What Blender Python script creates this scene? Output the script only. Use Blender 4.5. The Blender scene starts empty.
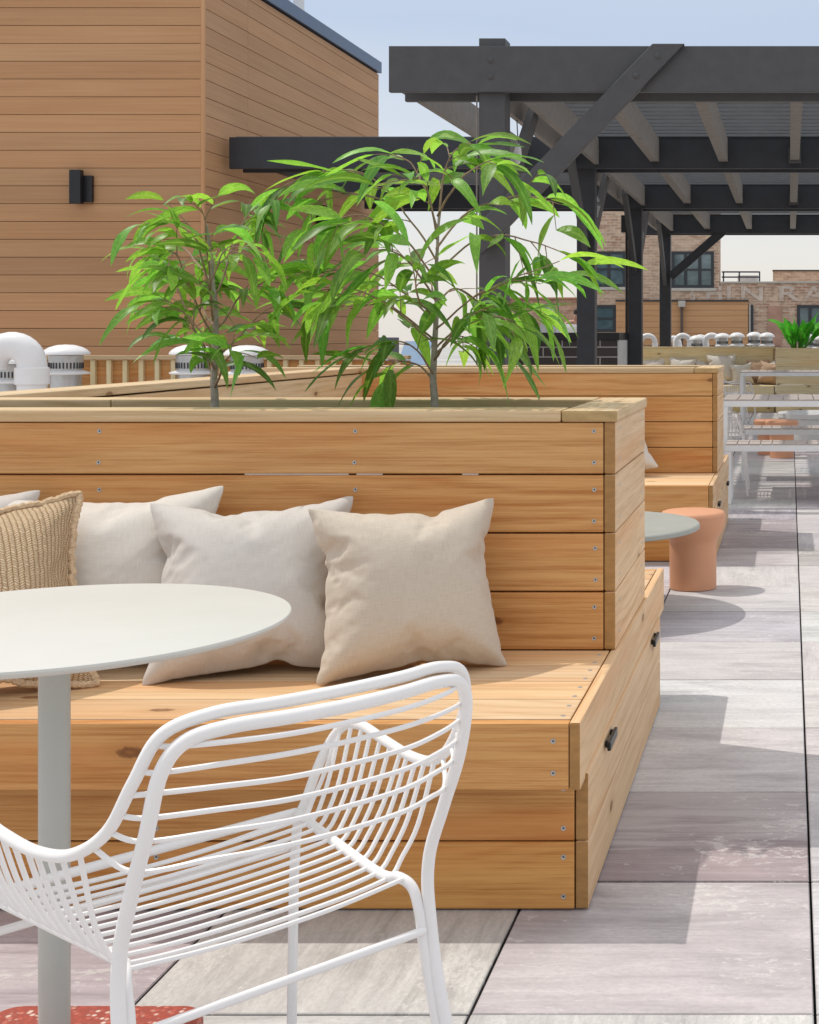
import bpy, bmesh, math, random
from mathutils import Vector, Matrix, noise
R = math.radians
sc = bpy.context.scene
C = sc.collection
rnd = random.Random(7)
FP, VX, VY, CH = 1440.0, 790.0, 335.0, 1.2

def W(px, py, D):
    return Vector(((px - VX) * D / FP, D, CH - (py - VY) * D / FP))

# ------------------------------------------------------------------ objects
def tag(o, label=None, cat=None, group=None, kind=None):
    if label: o['label'] = label
    if cat: o['category'] = cat
    if group: o['group'] = group
    if kind: o['kind'] = kind
    return o

def empty(name, loc=(0, 0, 0), rz=0, label=None, cat=None, group=None):
    o = bpy.data.objects.new(name, None); C.objects.link(o)
    o.location = loc; o.rotation_euler = (0, 0, rz); o.empty_display_size = .1
    return tag(o, label, cat, group)

def copy_tree(o, parent=None):
    c = o.copy(); C.objects.link(c)
    if parent: c.parent = parent
    for ch in [x for x in C.objects if x.parent == o]:
        copy_tree(ch, c)
    return c

class MB:
    """collects shapes into one mesh with a grain vector and a tint per corner"""
    def __init__(s): s.v = []; s.f = []; s.m = []; s.g = []; s.t = []; s.sm = []
    def face(s, idx, g=None, t=(1, 1, 1, 0), m=0, smooth=False):
        s.f.append(tuple(idx)); s.m.append(m); s.sm.append(smooth)
        s.g.append(g or [(0, 0, 0)] * len(idx)); s.t.append(t)
    def add(s, verts, faces, t=(1, 1, 1, 0), m=0, smooth=False):
        b = len(s.v); s.v += [tuple(v) for v in verts]
        for f in faces:
            s.face([b + i for i in f], [tuple(verts[i]) for i in f], t, m, smooth)
    def box(s, x0, x1, y0, y1, z0, z1, ax=0, bev=.004, t=None, mat=None, m=0, seg=2):
        """plank-like bevelled box; ax is the grain axis"""
        if t is None: t = (1, 1, 1)
        bm = bmesh.new(); bmesh.ops.create_cube(bm, size=1)
        for v in bm.verts:
            v.co = Vector((x0 + (v.co.x + .5) * (x1 - x0), y0 + (v.co.y + .5) * (y1 - y0), z0 + (v.co.z + .5) * (z1 - z0)))
        if bev: bmesh.ops.bevel(bm, geom=bm.edges[:], offset=bev, segments=seg, profile=.6, affect='EDGES')
        seed = rnd.random() * 50; ou = rnd.random() * 40; ov = rnd.random() * 3
        bm.verts.ensure_lookup_table(); b = len(s.v)
        for v in bm.verts:
            co = mat @ v.co if mat else v.co
            s.v.append(tuple(co))
        oth = [a for a in range(3) if a != ax]
        for f in bm.faces:
            n = [abs(q) for q in f.normal]; dom = n.index(max(n))
            end = 1.0 if dom == ax else 0.0
            gl = []
            for v in f.verts:
                co = v.co
                if end: gl.append((co[oth[0]], co[oth[1]], seed))
                else:
                    q = [a for a in oth if a != dom][0]
                    gl.append((co[ax] + ou, co[q] + ov, seed + dom * .37))
            s.face([b + v.index for v in f.verts], gl, (t[0], t[1], t[2], end), m, False)
        bm.free()
    def tube(s, pts, rad, n=8, cap=True, t=(1, 1, 1, 0), m=0, closed=False):
        P = [Vector(p) for p in pts]; k = len(P)
        if k < 2: return
        rr = rad if isinstance(rad, (list, tuple)) else [rad] * k
        T = []
        for i in range(k):
            a = P[max(i - 1, 0)]; c = P[min(i + 1, k - 1)]
            T.append((c - a).normalized())
        up = Vector((0, 0, 1)) if abs(T[0].z) < .9 else Vector((1, 0, 0))
        nrm = (up - T[0] * up.dot(T[0])).normalized(); b = len(s.v)
        for i in range(k):
            nrm = (nrm - T[i] * nrm.dot(T[i])).normalized(); bi = T[i].cross(nrm)
            for j in range(n):
                a = 2 * math.pi * j / n
                s.v.append(tuple(P[i] + (nrm * math.cos(a) + bi * math.sin(a)) * rr[i]))
        for i in range(k - 1):
            for j in range(n):
                q = [b + i * n + j, b + i * n + (j + 1) % n, b + (i + 1) * n + (j + 1) % n, b + (i + 1) * n + j]
                s.face(q, None, t, m, True)
        if cap:
            s.face([b + j for j in range(n)][::-1], None, t, m); s.face([b + (k - 1) * n + j for j in range(n)], None, t, m)
    def lathe(s, prof, n=48, c=(0, 0, 0), t=(1, 1, 1, 0), m=0):
        b = len(s.v); k = len(prof)
        for (r_, z) in prof:
            for j in range(n):
                a = 2 * math.pi * j / n
                s.v.append((c[0] + r_ * math.cos(a), c[1] + r_ * math.sin(a), c[2] + z))
        for i in range(k - 1):
            for j in range(n):
                s.face([b + i * n + j, b + i * n + (j + 1) % n, b + (i + 1) * n + (j + 1) % n, b + (i + 1) * n + j], None, t, m, True)
        s.face([b + j for j in range(n)][::-1], None, t, m); s.face([b + (k - 1) * n + j for j in range(n)], None, t, m)
    def build(s, name, mats, parent=None, label=None, kind=None):
        me = bpy.data.meshes.new(name); me.from_pydata(s.v, [], s.f)
        if not isinstance(mats, (list, tuple)): mats = [mats]
        for m in mats: me.materials.append(m)
        for p, mi, sm in zip(me.polygons, s.m, s.sm): p.material_index = mi; p.use_smooth = sm
        me.attributes.new('grain', 'FLOAT_VECTOR', 'CORNER'); me.attributes.new('tint', 'FLOAT_COLOR', 'CORNER')
        gl = []; tl = []
        for g, t in zip(s.g, s.t):
            for q in g: gl.extend(q); tl.extend(t if len(t) == 4 else (*t, 0))
        me.attributes['grain'].data.foreach_set('vector', gl); me.attributes['tint'].data.foreach_set('color', tl)
        if any(s.sm) and not all(s.sm):
            me.set_sharp_from_angle(angle=R(38))
        o = bpy.data.objects.new(name, me); C.objects.link(o)
        if parent: o.parent = parent
        if label: o['label'] = label
        if kind: o['kind'] = kind
        return o

def smooth(pts, step=6, tail=None):
    """Catmull-Rom resample"""
    P = [Vector(p) for p in pts]; out = []
    for i in range(len(P) - 1):
        p0 = P[i - 1] if i else P[0] * 2 - P[1]; p1 = P[i]; p2 = P[i + 1]
        p3 = P[i + 2] if i + 2 < len(P) else P[-1] * 2 - P[-2]
        for k in range(step):
            t = k / step
            out.append(.5 * ((2 * p1) + (p2 - p0) * t + (2 * p0 - 5 * p1 + 4 * p2 - p3) * t * t + (3 * p1 - p0 - 3 * p2 + p3) * t ** 3))
    out.append(P[-1]); return out

# ------------------------------------------------------------------ materials
class NT:
    def __init__(s, name):
        s.mat = bpy.data.materials.new(name); s.mat.use_nodes = True
        s.t = s.mat.node_tree; s.t.nodes.clear()
        s.out = s.n('ShaderNodeOutputMaterial'); s.p = s.n('ShaderNodeBsdfPrincipled')
        s.l(s.p.outputs[0], s.out.inputs[0])
    def n(s, typ, **k):
        o = s.t.nodes.new(typ)
        for a, b in k.items(): setattr(o, a, b)
        return o
    def l(s, a, b): s.t.links.new(a, b)
    def attr(s, nm): return s.n('ShaderNodeAttribute', attribute_name=nm)
    def math(s, op, a, b=None, c=None):
        o = s.n('ShaderNodeMath', operation=op)
        for i, q in enumerate((a, b, c)):
            if q is None: continue
            if isinstance(q, (int, float)): o.inputs[i].default_value = q
            else: s.l(q, o.inputs[i])
        return o.outputs[0]
    def noise(s, vec, scale, detail=3, rough=.5, dist=0):
        o = s.n('ShaderNodeTexNoise'); o.inputs['Scale'].default_value = scale; o.inputs['Detail'].default_value = detail
        o.inputs['Roughness'].default_value = rough; o.inputs['Distortion'].default_value = dist
        if vec is not None: s.l(vec, o.inputs['Vector'])
        return o.outputs[0]
    def vmul(s, vec, k):
        o = s.n('ShaderNodeVectorMath', operation='MULTIPLY'); s.l(vec, o.inputs[0]); o.inputs[1].default_value = k
        return o.outputs[0]
    def ramp(s, f, stops):
        o = s.n('ShaderNodeValToRGB'); e = o.color_ramp.elements
        while len(e) < len(stops): e.new(.5)
        for q, (p, c) in zip(e, stops): q.position = p; q.color = (*c, 1) if len(c) == 3 else c
        s.l(f, o.inputs[0]); return o.outputs[0]
    def mix(s, f, a, b, mode='MIX'):
        o = s.n('ShaderNodeMix', data_type='RGBA', blend_type=mode)
        for i, q in ((0, f), (6, a), (7, b)):
            if isinstance(q, (int, float)): o.inputs[i].default_value = q
            elif isinstance(q, tuple): o.inputs[i].default_value = (*q, 1)
            else: s.l(q, o.inputs[i])
        return o.outputs[2]
    def bump(s, h, strength=.3, dist=.002):
        o = s.n('ShaderNodeBump'); o.inputs['Strength'].default_value = strength; o.inputs['Distance'].default_value = dist
        s.l(h, o.inputs['Height']); s.l(o.outputs[0], s.p.inputs['Normal'])
    def col(s, c):
        if isinstance(c, tuple): s.p.inputs['Base Color'].default_value = (*c, 1)
        else: s.l(c, s.p.inputs['Base Color'])
    def set(s, rough=.5, metal=0, spec=None):
        s.p.inputs['Roughness'].default_value = rough; s.p.inputs['Metallic'].default_value = metal
        if spec is not None: s.p.inputs['Specular IOR Level'].default_value = spec
        return s.mat

def plain(name, c, rough=.5, metal=0, var=.08, vs=8, bump=0, bs=60):
    m = NT(name); tc = m.n('ShaderNodeTexCoord').outputs['Object']
    f = m.noise(tc, vs, 4, .6)
    a = tuple(x * (1 - var) for x in c); b = tuple(min(1, x * (1 + var)) for x in c)
    m.col(m.ramp(f, [(.3, a), (.7, b)]))
    if bump: m.bump(m.noise(tc, bs, 3), bump, .001)
    return m.set(rough, metal)

def wood(name, light, dark, endc, rough=.6, contrast=1.0):
    m = NT(name); g = m.attr('grain').outputs['Vector']; ti = m.attr('tint')
    sep = m.n('ShaderNodeSeparateXYZ'); m.l(g, sep.inputs[0])
    # bands of growth rings running along the plank, bent by a slow wobble
    wob = m.noise(m.vmul(g, (.55, 2.2, 7)), 1.0, 3, .45)
    ring = m.math('SINE', m.math('MULTIPLY', m.math('ADD', m.math('MULTIPLY', sep.outputs[1], 9), m.math('MULTIPLY', wob, 4.2)), 17.0))
    ring = m.math('POWER', m.math('MULTIPLY_ADD', ring, .5, .5), 1.8)
    rmask = m.ramp(m.noise(m.vmul(g, (.8, 5, 7)), 1.0, 2, .5), [(.38, (.25, .25, .25)), (.62, (1, 1, 1))])
    ring = m.math('MULTIPLY', ring, rmask)
    fib = m.noise(m.vmul(g, (3.0, 170, 7)), 1.0, 5, .7)
    mid = m.noise(m.vmul(g, (1.3, 34, 7)), 1.0, 4, .6)
    blot = m.noise(m.vmul(g, (1.0, 4, 7)), 1.0, 4, .6)
    def dev(x, k): return m.math('MULTIPLY', m.math('SUBTRACT', x, .5), k)
    fine = m.noise(m.vmul(g, (9.0, 420, 7)), 1.0, 3, .7)
    f = m.math('ADD', m.math('MULTIPLY', ring, .13 * contrast), m.math('ADD', dev(fib, .85), m.math('ADD', dev(mid, .62), m.math('ADD', dev(blot, .42), m.math('MULTIPLY_ADD', fine, .35, .315)))))
    c = m.ramp(f, [(.36, light), (.53, tuple((a * .66 + b * .34) for a, b in zip(light, dark))), (.76, dark)])
    rd = m.ramp(m.noise(m.vmul(g, (.7, 9, 3)), 1.0, 3, .55), [(.50, (0, 0, 0)), (.72, (.55, .55, .55))])
    c = m.mix(rd, c, (dark[0] * 1.25, dark[1] * .98, dark[2] * .8))
    v = m.n('ShaderNodeTexVoronoi'); v.voronoi_dimensions = '2D'; v.inputs['Scale'].default_value = 1; v.inputs['Randomness'].default_value = 1
    m.l(m.vmul(g, (1.15, 2.6, 7)), v.inputs['Vector'])
    kn = m.math('ADD', v.outputs['Distance'], m.math('MULTIPLY', m.math('SUBTRACT', m.noise(m.vmul(g, (90, 90, 1)), 1, 2), .5), .02))
    halo = m.ramp(kn, [(.0, (1, 1, 1)), (.10, (0, 0, 0))])
    kd = m.ramp(kn, [(.0, (.6, .6, .6)), (.016, (1, 1, 1)), (.026, (.9, .9, .9)), (.034, (0, 0, 0))])
    c = m.mix(m.math('MULTIPLY', halo, .45), c, (dark[0] * .8, dark[1] * .75, dark[2] * .6))
    c = m.mix(m.math('MULTIPLY', kd, .8), c, (.16, .055, .015))
    # sawn end faces
    er = m.noise(m.vmul(g, (18, 60, 1)), 1, 3, .6)
    ec = m.ramp(er, [(.3, tuple(x * .75 for x in endc)), (.7, endc)])
    tc = m.n('ShaderNodeMix', data_type='RGBA', blend_type='MULTIPLY'); tc.inputs[0].default_value = 1
    m.l(c, tc.inputs[6]); m.l(ti.outputs['Color'], tc.inputs[7])
    te = m.mix(1.0, ec, ti.outputs['Color'], 'MULTIPLY')
    m.col(m.mix(ti.outputs['Alpha'], tc.outputs[2], te))
    m.bump(m.math('ADD', fib, m.math('MULTIPLY', fine, .6)), .35, .0016)
    return m.set(rough, 0, .35)

M = {}
M['cedar'] = wood('cedar', (.71, .395, .15), (.46, .19, .05), (.40, .20, .055))
M['cedar_lit'] = wood('lit_cedar', (.70, .49, .29), (.50, .30, .14), (.40, .21, .07))  # same cedar; light on side and seat boards is put into the colour
M['pine'] = wood('pale_pine', (.66, .50, .30), (.46, .31, .15), (.50, .34, .15))
M['far_pine'] = wood('green_treated_pine', (.80, .68, .42), (.60, .48, .25), (.4, .28, .12))
M['screw'] = plain('screw_steel', (.50, .48, .45), .4, .5)
M['black'] = plain('black_metal', (.018, .018, .02), .35, .3)
M['lamp_black'] = plain('lamp_black_paint', (.012, .012, .014), .4)
M['table_white'] = plain('warm_white_powder_coat', (.62, .605, .55), .42, 0, .02)
M['column'] = plain('pale_grey_green_paint', (.50, .50, .455), .4, 0, .03)
M['chair'] = plain('white_powder_coat', (.86, .835, .81), .32, 0, .02)
M['white_frame'] = plain('white_aluminium', (.82, .83, .82), .4, 0, .03)
M['slat_taupe'] = plain('taupe_composite', (.50, .43, .38), .6, 0, .08, 20)
M['terra'] = plain('terracotta_coating', (.66, .32, .175), .55, 0, .03, 6, .05)
M['concrete_table'] = plain('grey_green_concrete', (.36, .37, .33), .45, 0, .06, 10)
M['concrete'] = plain('pale_concrete', (.64, .63, .60), .8, 0, .08, 5, .1)
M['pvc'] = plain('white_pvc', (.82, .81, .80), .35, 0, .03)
M['galv'] = plain('galvanised_sheet', (.55, .56, .56), .38, .65, .1, 12)
M['vent_dark'] = plain('vent_shadow', (.05, .05, .05), .7)
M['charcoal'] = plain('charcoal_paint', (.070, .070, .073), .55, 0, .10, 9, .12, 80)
M['charcoal_shaded'] = plain('shaded_charcoal_paint', (.026, .029, .036), .5, 0, .15, 6, .1, 80)  # same charcoal paint, with the pergola's shade on far frames put into the colour
M['rafter'] = plain('weathered_taupe_paint', (.21, .19, .168), .7, 0, .14, 12, .15)
M['slat_grey'] = plain('louvre_grey_paint', (.15, .155, .16), .6, 0, .08)
M['flash'] = plain('slate_blue_flashing', (.08, .13, .22), .4, .2, .06)
M['soil'] = plain('potting_soil', (.06, .04, .025), .95, 0, .5, 60, .8, 90)
M['bark'] = plain('grey_bark', (.36, .31, .26), .85, 0, .35, 40, .5, 120)
M['twig'] = plain('brown_twig', (.30, .20, .13), .8, 0, .25, 40)
M['skin'] = plain('skin', (.5, .28, .2), .6)
M['shirt'] = plain('white_shirt', (.8, .8, .8), .8)
M['hair'] = plain('dark_hair', (.03, .02, .015), .7)
M['jeans'] = plain('dark_trousers', (.05, .05, .07), .8)
M['joint'] = plain('joint_void', (.02, .02, .02), .9)
M['roof'] = plain('roof_membrane', (.42, .41, .39), .9, 0, .12, .8)
M['window_dark'] = plain('window_frame_black', (.03, .035, .04), .4)
M['coping'] = plain('stone_coping', (.5, .47, .42), .8)
M['terracotta_tile'] = plain('clay_coping', (.5, .25, .16), .8)

def glass():
    m = NT('window_glass'); tc = m.n('ShaderNodeTexCoord').outputs['Object']
    m.col(m.ramp(m.noise(tc, .9, 3, .6, .5), [(.35, (.05, .09, .10)), (.65, (.16, .22, .24))]))
    return m.set(.08, .0, .8)
M['glass'] = glass()

def linen(name, c, warm):
    m = NT(name); tc = m.n('ShaderNodeTexCoord').outputs['UV']
    a = m.noise(m.vmul(tc, (14, 420, 1)), 1, 2, .6); b = m.noise(m.vmul(tc, (420, 14, 1)), 1, 2, .6)
    f = m.math('MULTIPLY', m.math('ADD', a, b), .5)
    m.col(m.ramp(f, [(.36, warm), (.60, c)])); m.bump(f, .35, .0012)
    m.p.inputs['Sheen Weight'].default_value = .25; m.p.inputs['Sheen Roughness'].default_value = .5
    return m.set(.9, 0, .15)
M['linen'] = linen('beige_linen', (.63, .545, .44), (.52, .44, .35))
M['linen_white'] = linen('off_white_linen', (.70, .65, .58), (.60, .55, .48))
M['linen_grey'] = linen('pale_grey_linen', (.62, .575, .525), (.53, .49, .44))
M['linen_tan'] = linen('tan_linen', (.60, .42, .29), (.50, .35, .24))

def woven():
    m = NT('chunky_jute_weave'); tc = m.n('ShaderNodeTexCoord').outputs['UV']
    sep = m.n('ShaderNodeSeparateXYZ'); m.l(tc, sep.inputs[0])
    wob = m.noise(m.vmul(tc, (40, 40, 1)), 1, 2, .5)
    u = m.math('ADD', m.math('MULTIPLY', sep.outputs[0], 44), m.math('MULTIPLY', wob, .5))
    col_id = m.math('FLOOR', u); cu = m.math('FRACT', u)
    rib = m.math('SINE', m.math('MULTIPLY', cu, math.pi))
    # slanted stitches alternate from column to column
    sgn = m.math('MULTIPLY_ADD', m.math('MODULO', col_id, 2), 2, -1)
    v = m.math('ADD', m.math('MULTIPLY', sep.outputs[1], 84), m.math('MULTIPLY', m.math('MULTIPLY', cu, sgn), 1.0))
    v = m.math('ADD', v, m.math('MULTIPLY', wob, 1.2))
    st = m.math('ABSOLUTE', m.math('SINE', m.math('MULTIPLY', v, math.pi)))
    h = m.math('MULTIPLY', m.math('POWER', rib, .6), m.math('MULTIPLY_ADD', st, .7, .3))
    n2 = m.noise(m.vmul(tc, (160, 90, 1)), 1, 3, .6)
    hh = m.math('ADD', m.math('MULTIPLY', h, .75), m.math('MULTIPLY', n2, .35))
    m.col(m.ramp(hh, [(.12, (.26, .14, .06)), (.38, (.61, .395, .215)), (.80, (.85, .65, .43))]))
    m.bump(h, .9, .006); return m.set(.9, 0, .2)
M['jute'] = woven()

def terrazzo():
    m = NT('red_terrazzo'); tc = m.n('ShaderNodeTexCoord').outputs['Object']
    v = m.n('ShaderNodeTexVoronoi'); v.inputs['Scale'].default_value = 105; m.l(tc, v.inputs['Vector'])
    sep = m.n('ShaderNodeSeparateXYZ'); m.l(v.outputs['Color'], sep.inputs[0])
    chips = m.ramp(sep.outputs[0], [(.0, (.42, .07, .045)), (.35, (.50, .10, .07)), (.55, (.62, .20, .14)), (.7, (.33, .05, .035)), (.86, (.75, .55, .45)), (1, (.8, .7, .62))])
    edge = m.ramp(v.outputs['Distance'], [(.25, (1, 1, 1)), (.6, (0, 0, 0))])
    m.col(m.mix(edge, (.36, .075, .055), chips)); m.bump(m.noise(tc, 120, 2), .2, .001); return m.set(.45)
M['terrazzo'] = terrazzo()

def paver():
    m = NT('porcelain_paver'); g = m.attr('grain').outputs['Vector']; ti = m.attr('tint')
    st = m.noise(m.vmul(g, (2.0, 22, 1)), 1, 9, .74, .8)
    bl = m.noise(m.vmul(g, (3.2, 5.5, 1)), 1, 8, .66, .6)
    fine = m.noise(m.vmul(g, (60, 110, 1)), 1, 5, .75)
    big = m.noise(m.vmul(g, (.9, 1.5, 1)), 1, 3, .5)
    def dev(x, q): return m.math('MULTIPLY', m.math('SUBTRACT', x, .5), q)
    k = m.math('ADD', dev(st, 1.0), m.math('ADD', dev(bl, .85), m.math('MULTIPLY_ADD', big, .4, .3)))
    base = m.ramp(k, [(.30, (.66, .645, .65)), (.44, (.83, .82, .82)), (.56, (.95, .945, .94)), (.72, (1.10, 1.09, 1.08))])
    c = m.mix(1.0, ti.outputs['Color'], base, 'MULTIPLY')
    # cast colour shifts across a slab: one side mauve, the other washed pale
    zone = m.math('ADD', m.noise(m.vmul(g, (1.3, .9, 1)), 1, 2, .4), m.math('MULTIPLY', m.math('SUBTRACT', st, .5), .55))
    zm = m.ramp(zone, [(.47, (0, 0, 0)), (.60, (1, 1, 1))])
    c = m.mix(m.math('MULTIPLY', zm, .36), c, (.66, .63, .605))
    clus = m.noise(m.vmul(g, (2.0, 3.4, 1)), 1, 3, .5)
    wp = m.noise(m.vmul(g, (26, 44, 1)), 1, 10, .76, .3)
    wm = m.ramp(m.math('ADD', wp, m.math('MULTIPLY', clus, .75)), [(.985, (0, 0, 0)), (1.03, (1, 1, 1))])
    c = m.mix(m.math('MULTIPLY', wm, .55), c, (.70, .67, .63))
    dk = m.noise(m.vmul(g, (22, 40, 1.7)), 1, 9, .74, .3)
    dm = m.ramp(m.math('ADD', dk, m.math('MULTIPLY', bl, .7)), [(1.00, (0, 0, 0)), (1.05, (1, 1, 1))])
    c = m.mix(m.math('MULTIPLY', dm, .5), c, (.25, .21, .20))
    c = m.mix(m.ramp(fine, [(.42, (.0, .0, .0)), (.72, (.50, .50, .50))]), c, (.33, .31, .30))
    m.col(c); m.bump(m.math('ADD', st, fine), .32, .002); return m.set(.62, 0, .4)
M['paver'] = paver()

def siding():
    m = NT('composite_siding'); g = m.attr('grain').outputs['Vector']; ti = m.attr('tint')
    a = m.noise(m.vmul(g, (.7, 46, 7)), 1, 4, .65); b = m.noise(m.vmul(g, (.5, 3, 7)), 1, 3, .5)
    f = m.math('ADD', m.math('MULTIPLY', a, .6), m.math('MULTIPLY', b, .4))
    c = m.ramp(f, [(.32, (.45, .235, .108)), (.66, (.56, .32, .162))])
    m.col(m.mix(1.0, c, ti.outputs['Color'], 'MULTIPLY')); m.bump(a, .12, .001); return m.set(.62, 0, .35)
M['siding'] = siding()

def brick():
    m = NT('old_brick'); g = m.attr('grain').outputs['Vector']; ti = m.attr('tint')
    b = m.n('ShaderNodeTexBrick'); m.l(g, b.inputs['Vector']); b.inputs['Scale'].default_value = 1
    b.inputs['Brick Width'].default_value = .25; b.inputs['Row Height'].default_value = .088; b.inputs['Mortar Size'].default_value = .012
    b.inputs['Color1'].default_value = (.66, .46, .32, 1); b.inputs['Color2'].default_value = (.42, .22, .14, 1); b.inputs['Mortar'].default_value = (.60, .52, .42, 1)
    n1 = m.noise(m.vmul(g, (3.2, 8, 1)), 1, 6, .8)
    c = m.mix(m.ramp(n1, [(.46, (0, 0, 0)), (.62, (.75, .75, .75))]), b.outputs[0], (.26, .17, .12))
    n2 = m.noise(m.vmul(g, (.35, .5, 1)), 1, 4, .6)
    c = m.mix(m.ramp(n2, [(.45, (0, 0, 0)), (.7, (.7, .7, .7))]), c, (.60, .46, .34))
    m.col(m.mix(1.0, c, ti.outputs['Color'], 'MULTIPLY')); return m.set(.9)
M['brick'] = brick()

def ghost():
    m = NT('faded_wall_paint'); tc = m.n('ShaderNodeTexCoord').outputs['Object']
    n1 = m.noise(m.vmul(tc, (2.5, 2.5, 2.5)), 1, 5, .75)
    m.col(m.ramp(n1, [(.40, (.36, .24, .17)), (.50, (.56, .46, .38)), (.7, (.66, .57, .48))])); return m.set(.9)
M['ghost'] = ghost()

def tile():
    m = NT('dark_tile'); g = m.attr('grain').outputs['Vector']
    b = m.n('ShaderNodeTexBrick'); m.l(g, b.inputs['Vector']); b.inputs['Scale'].default_value = 1
    b.inputs['Brick Width'].default_value = .5; b.inputs['Row Height'].default_value = .13; b.inputs['Mortar Size'].default_value = .008
    b.inputs['Color1'].default_value = (.045, .035, .032, 1); b.inputs['Color2'].default_value = (.03, .022, .02, 1); b.inputs['Mortar'].default_value = (.4, .38, .35, 1)
    m.col(b.outputs[0]); return m.set(.4)
M['tile'] = tile()

def leafmat(name, c1, c2, tr):
    m = NT(name); ti = m.attr('tint'); g = m.attr('grain').outputs['Vector']
    n1 = m.noise(m.vmul(g, (1, 1, 1)), 14, 3, .6)
    sep = m.n('ShaderNodeSeparateXYZ'); m.l(g, sep.inputs[0])
    mid = m.ramp(m.math('ABSOLUTE', sep.outputs[0]), [(0, (1, 1, 1)), (.16, (0, 0, 0))])
    c = m.mix(1.0, m.ramp(n1, [(.35, c1), (.65, c2)]), ti.outputs['Color'], 'MULTIPLY')
    c = m.mix(m.math('MULTIPLY', mid, .35), c, (.35, .55, .14))
    m.col(c); m.set(.42, 0, .45)
    t = m.n('ShaderNodeBsdfTranslucent'); m.l(m.mix(1.0, c, tr, 'MULTIPLY'), t.inputs[0])
    s = m.n('ShaderNodeMixShader'); s.inputs[0].default_value = .48
    m.l(m.p.outputs[0], s.inputs[1]); m.l(t.outputs[0], s.inputs[2]); m.l(s.outputs[0], m.out.inputs[0])
    return m.mat
M['leaf'] = leafmat('willow_leaf', (.095, .245, .035), (.205, .425, .080), (1.85, 1.9, 1.1))
M['broad_leaf'] = leafmat('broad_leaf', (.045, .28, .025), (.10, .50, .04), (1.3, 1.5, .8))

# ------------------------------------------------------------------ world, sun, camera
def build_world():
    w = bpy.data.worlds.new('World'); sc.world = w; w.use_nodes = True; t = w.node_tree; t.nodes.clear()
    out = t.nodes.new('ShaderNodeOutputWorld'); bg = t.nodes.new('ShaderNodeBackground'); sky = t.nodes.new('ShaderNodeTexSky')
    sky.sky_type = 'NISHITA'; sky.sun_disc = False; sky.sun_elevation = R(59.8); sky.sun_rotation = R(-67.8)
    sky.air_density = 1.0; sky.dust_density = 1.5; sky.ozone_density = 1.0
    tc = t.nodes.new('ShaderNodeTexCoord'); sep = t.nodes.new('ShaderNodeSeparateXYZ'); t.links.new(tc.outputs['Generated'], sep.inputs[0])
    nz = t.nodes.new('ShaderNodeTexNoise'); nz.inputs['Scale'].default_value = 2.2; nz.inputs['Detail'].default_value = 5
    mp = t.nodes.new('ShaderNodeVectorMath'); mp.operation = 'MULTIPLY'; mp.inputs[1].default_value = (1, 1, 5); t.links.new(tc.outputs['Generated'], mp.inputs[0]); t.links.new(mp.outputs[0], nz.inputs[0])
    ma = t.nodes.new('ShaderNodeMath'); ma.operation = 'MULTIPLY_ADD'; ma.inputs[1].default_value = .10; t.links.new(nz.outputs[0], ma.inputs[0]); t.links.new(sep.outputs[2], ma.inputs[2])
    rp = t.nodes.new('ShaderNodeValToRGB'); e = rp.color_ramp.elements
    k = VEIL_GAIN
    st = [(.0, (.65, .61, .565)), (.10, (.65, .627, .60)), (.17, (.56, .585, .625)), (.255, (.41, .475, .59)), (.5, (.66, .68, .72)), (1, (.86, .86, .86))]
    while len(e) < len(st): e.new(.5)
    for q, (p, c) in zip(e, st): q.position = p; q.color = (*[x * k for x in c], 1)
    t.links.new(ma.outputs[0], rp.inputs[0])
    mx = t.nodes.new('ShaderNodeMix'); mx.data_type = 'RGBA'; mx.inputs[0].default_value = .80
    t.links.new(sky.outputs[0], mx.inputs[6]); t.links.new(rp.outputs[0], mx.inputs[7])
    t.links.new(mx.outputs[2], bg.inputs[0]); bg.inputs[1].default_value = .127; t.links.new(bg.outputs[0], out.inputs[0])
VEIL_GAIN = 11.0
build_world()
sd = bpy.data.lights.new('sun', 'SUN'); sd.energy = 2.3; sd.angle = R(.55); sd.color = (1, .955, .89)
so = bpy.data.objects.new('sun', sd); C.objects.link(so)
so.rotation_euler = Vector((.54, -.22, -1)).to_track_quat('-Z', 'Y').to_euler(); so.location = (-4, 4, 9)
cd = bpy.data.cameras.new('camera'); cam = bpy.data.objects.new('camera', cd); C.objects.link(cam)
cam.location = (0, 0, CH); cam.rotation_euler = (R(90), 0, 0); cd.sensor_width = 36; cd.lens = FP / 1024 * 36
cd.shift_x = (409.5 - VX) / 1024; cd.shift_y = -(512 - VY) / 1024; cd.clip_end = 3000; cd.clip_start = .05
sc.camera = cam
sc.view_settings.view_transform = 'Standard'; sc.view_settings.look = 'None'; sc.view_settings.gamma = 1; sc.view_settings.exposure = 0.0

# ------------------------------------------------------------------ ground
m = MB(); m.add([(-900, -300, -14), (900, -300, -14), (900, 1800, -14), (-900, 1800, -14)], [(0, 1, 2, 3)])
m.build('ground', plain('distant_ground', (.42, .41, .38), .9, 0, .2, .02), kind='structure')
m = MB(); m.box(-30, 40, -8, 41.5, -14, -.06, bev=0); m.build('building_roof', M['roof'], kind='structure')
PX, PD, X0, D0 = .6105, .618, .0444, 2.545
m = MB(); gr = random.Random(3)
fixed = {(-1, 0): (.56, .475, .485), (-1, 1): (.36, .29, .315), (-1, 2): (.62, .59, .575), (-1, 3): (.68, .665, .65), (-1, 4): (.60, .57, .57), (-1, 5): (.55, .51, .515), (-2, 0): (.61, .59, .575), (-1, 6): (.62, .6, .59), (-1, 8): (.52, .48, .48), (-1, 9): (.34, .29, .31), (-1, 10): (.38, .32, .345), (-1, 11): (.5, .45, .47)}
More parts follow.
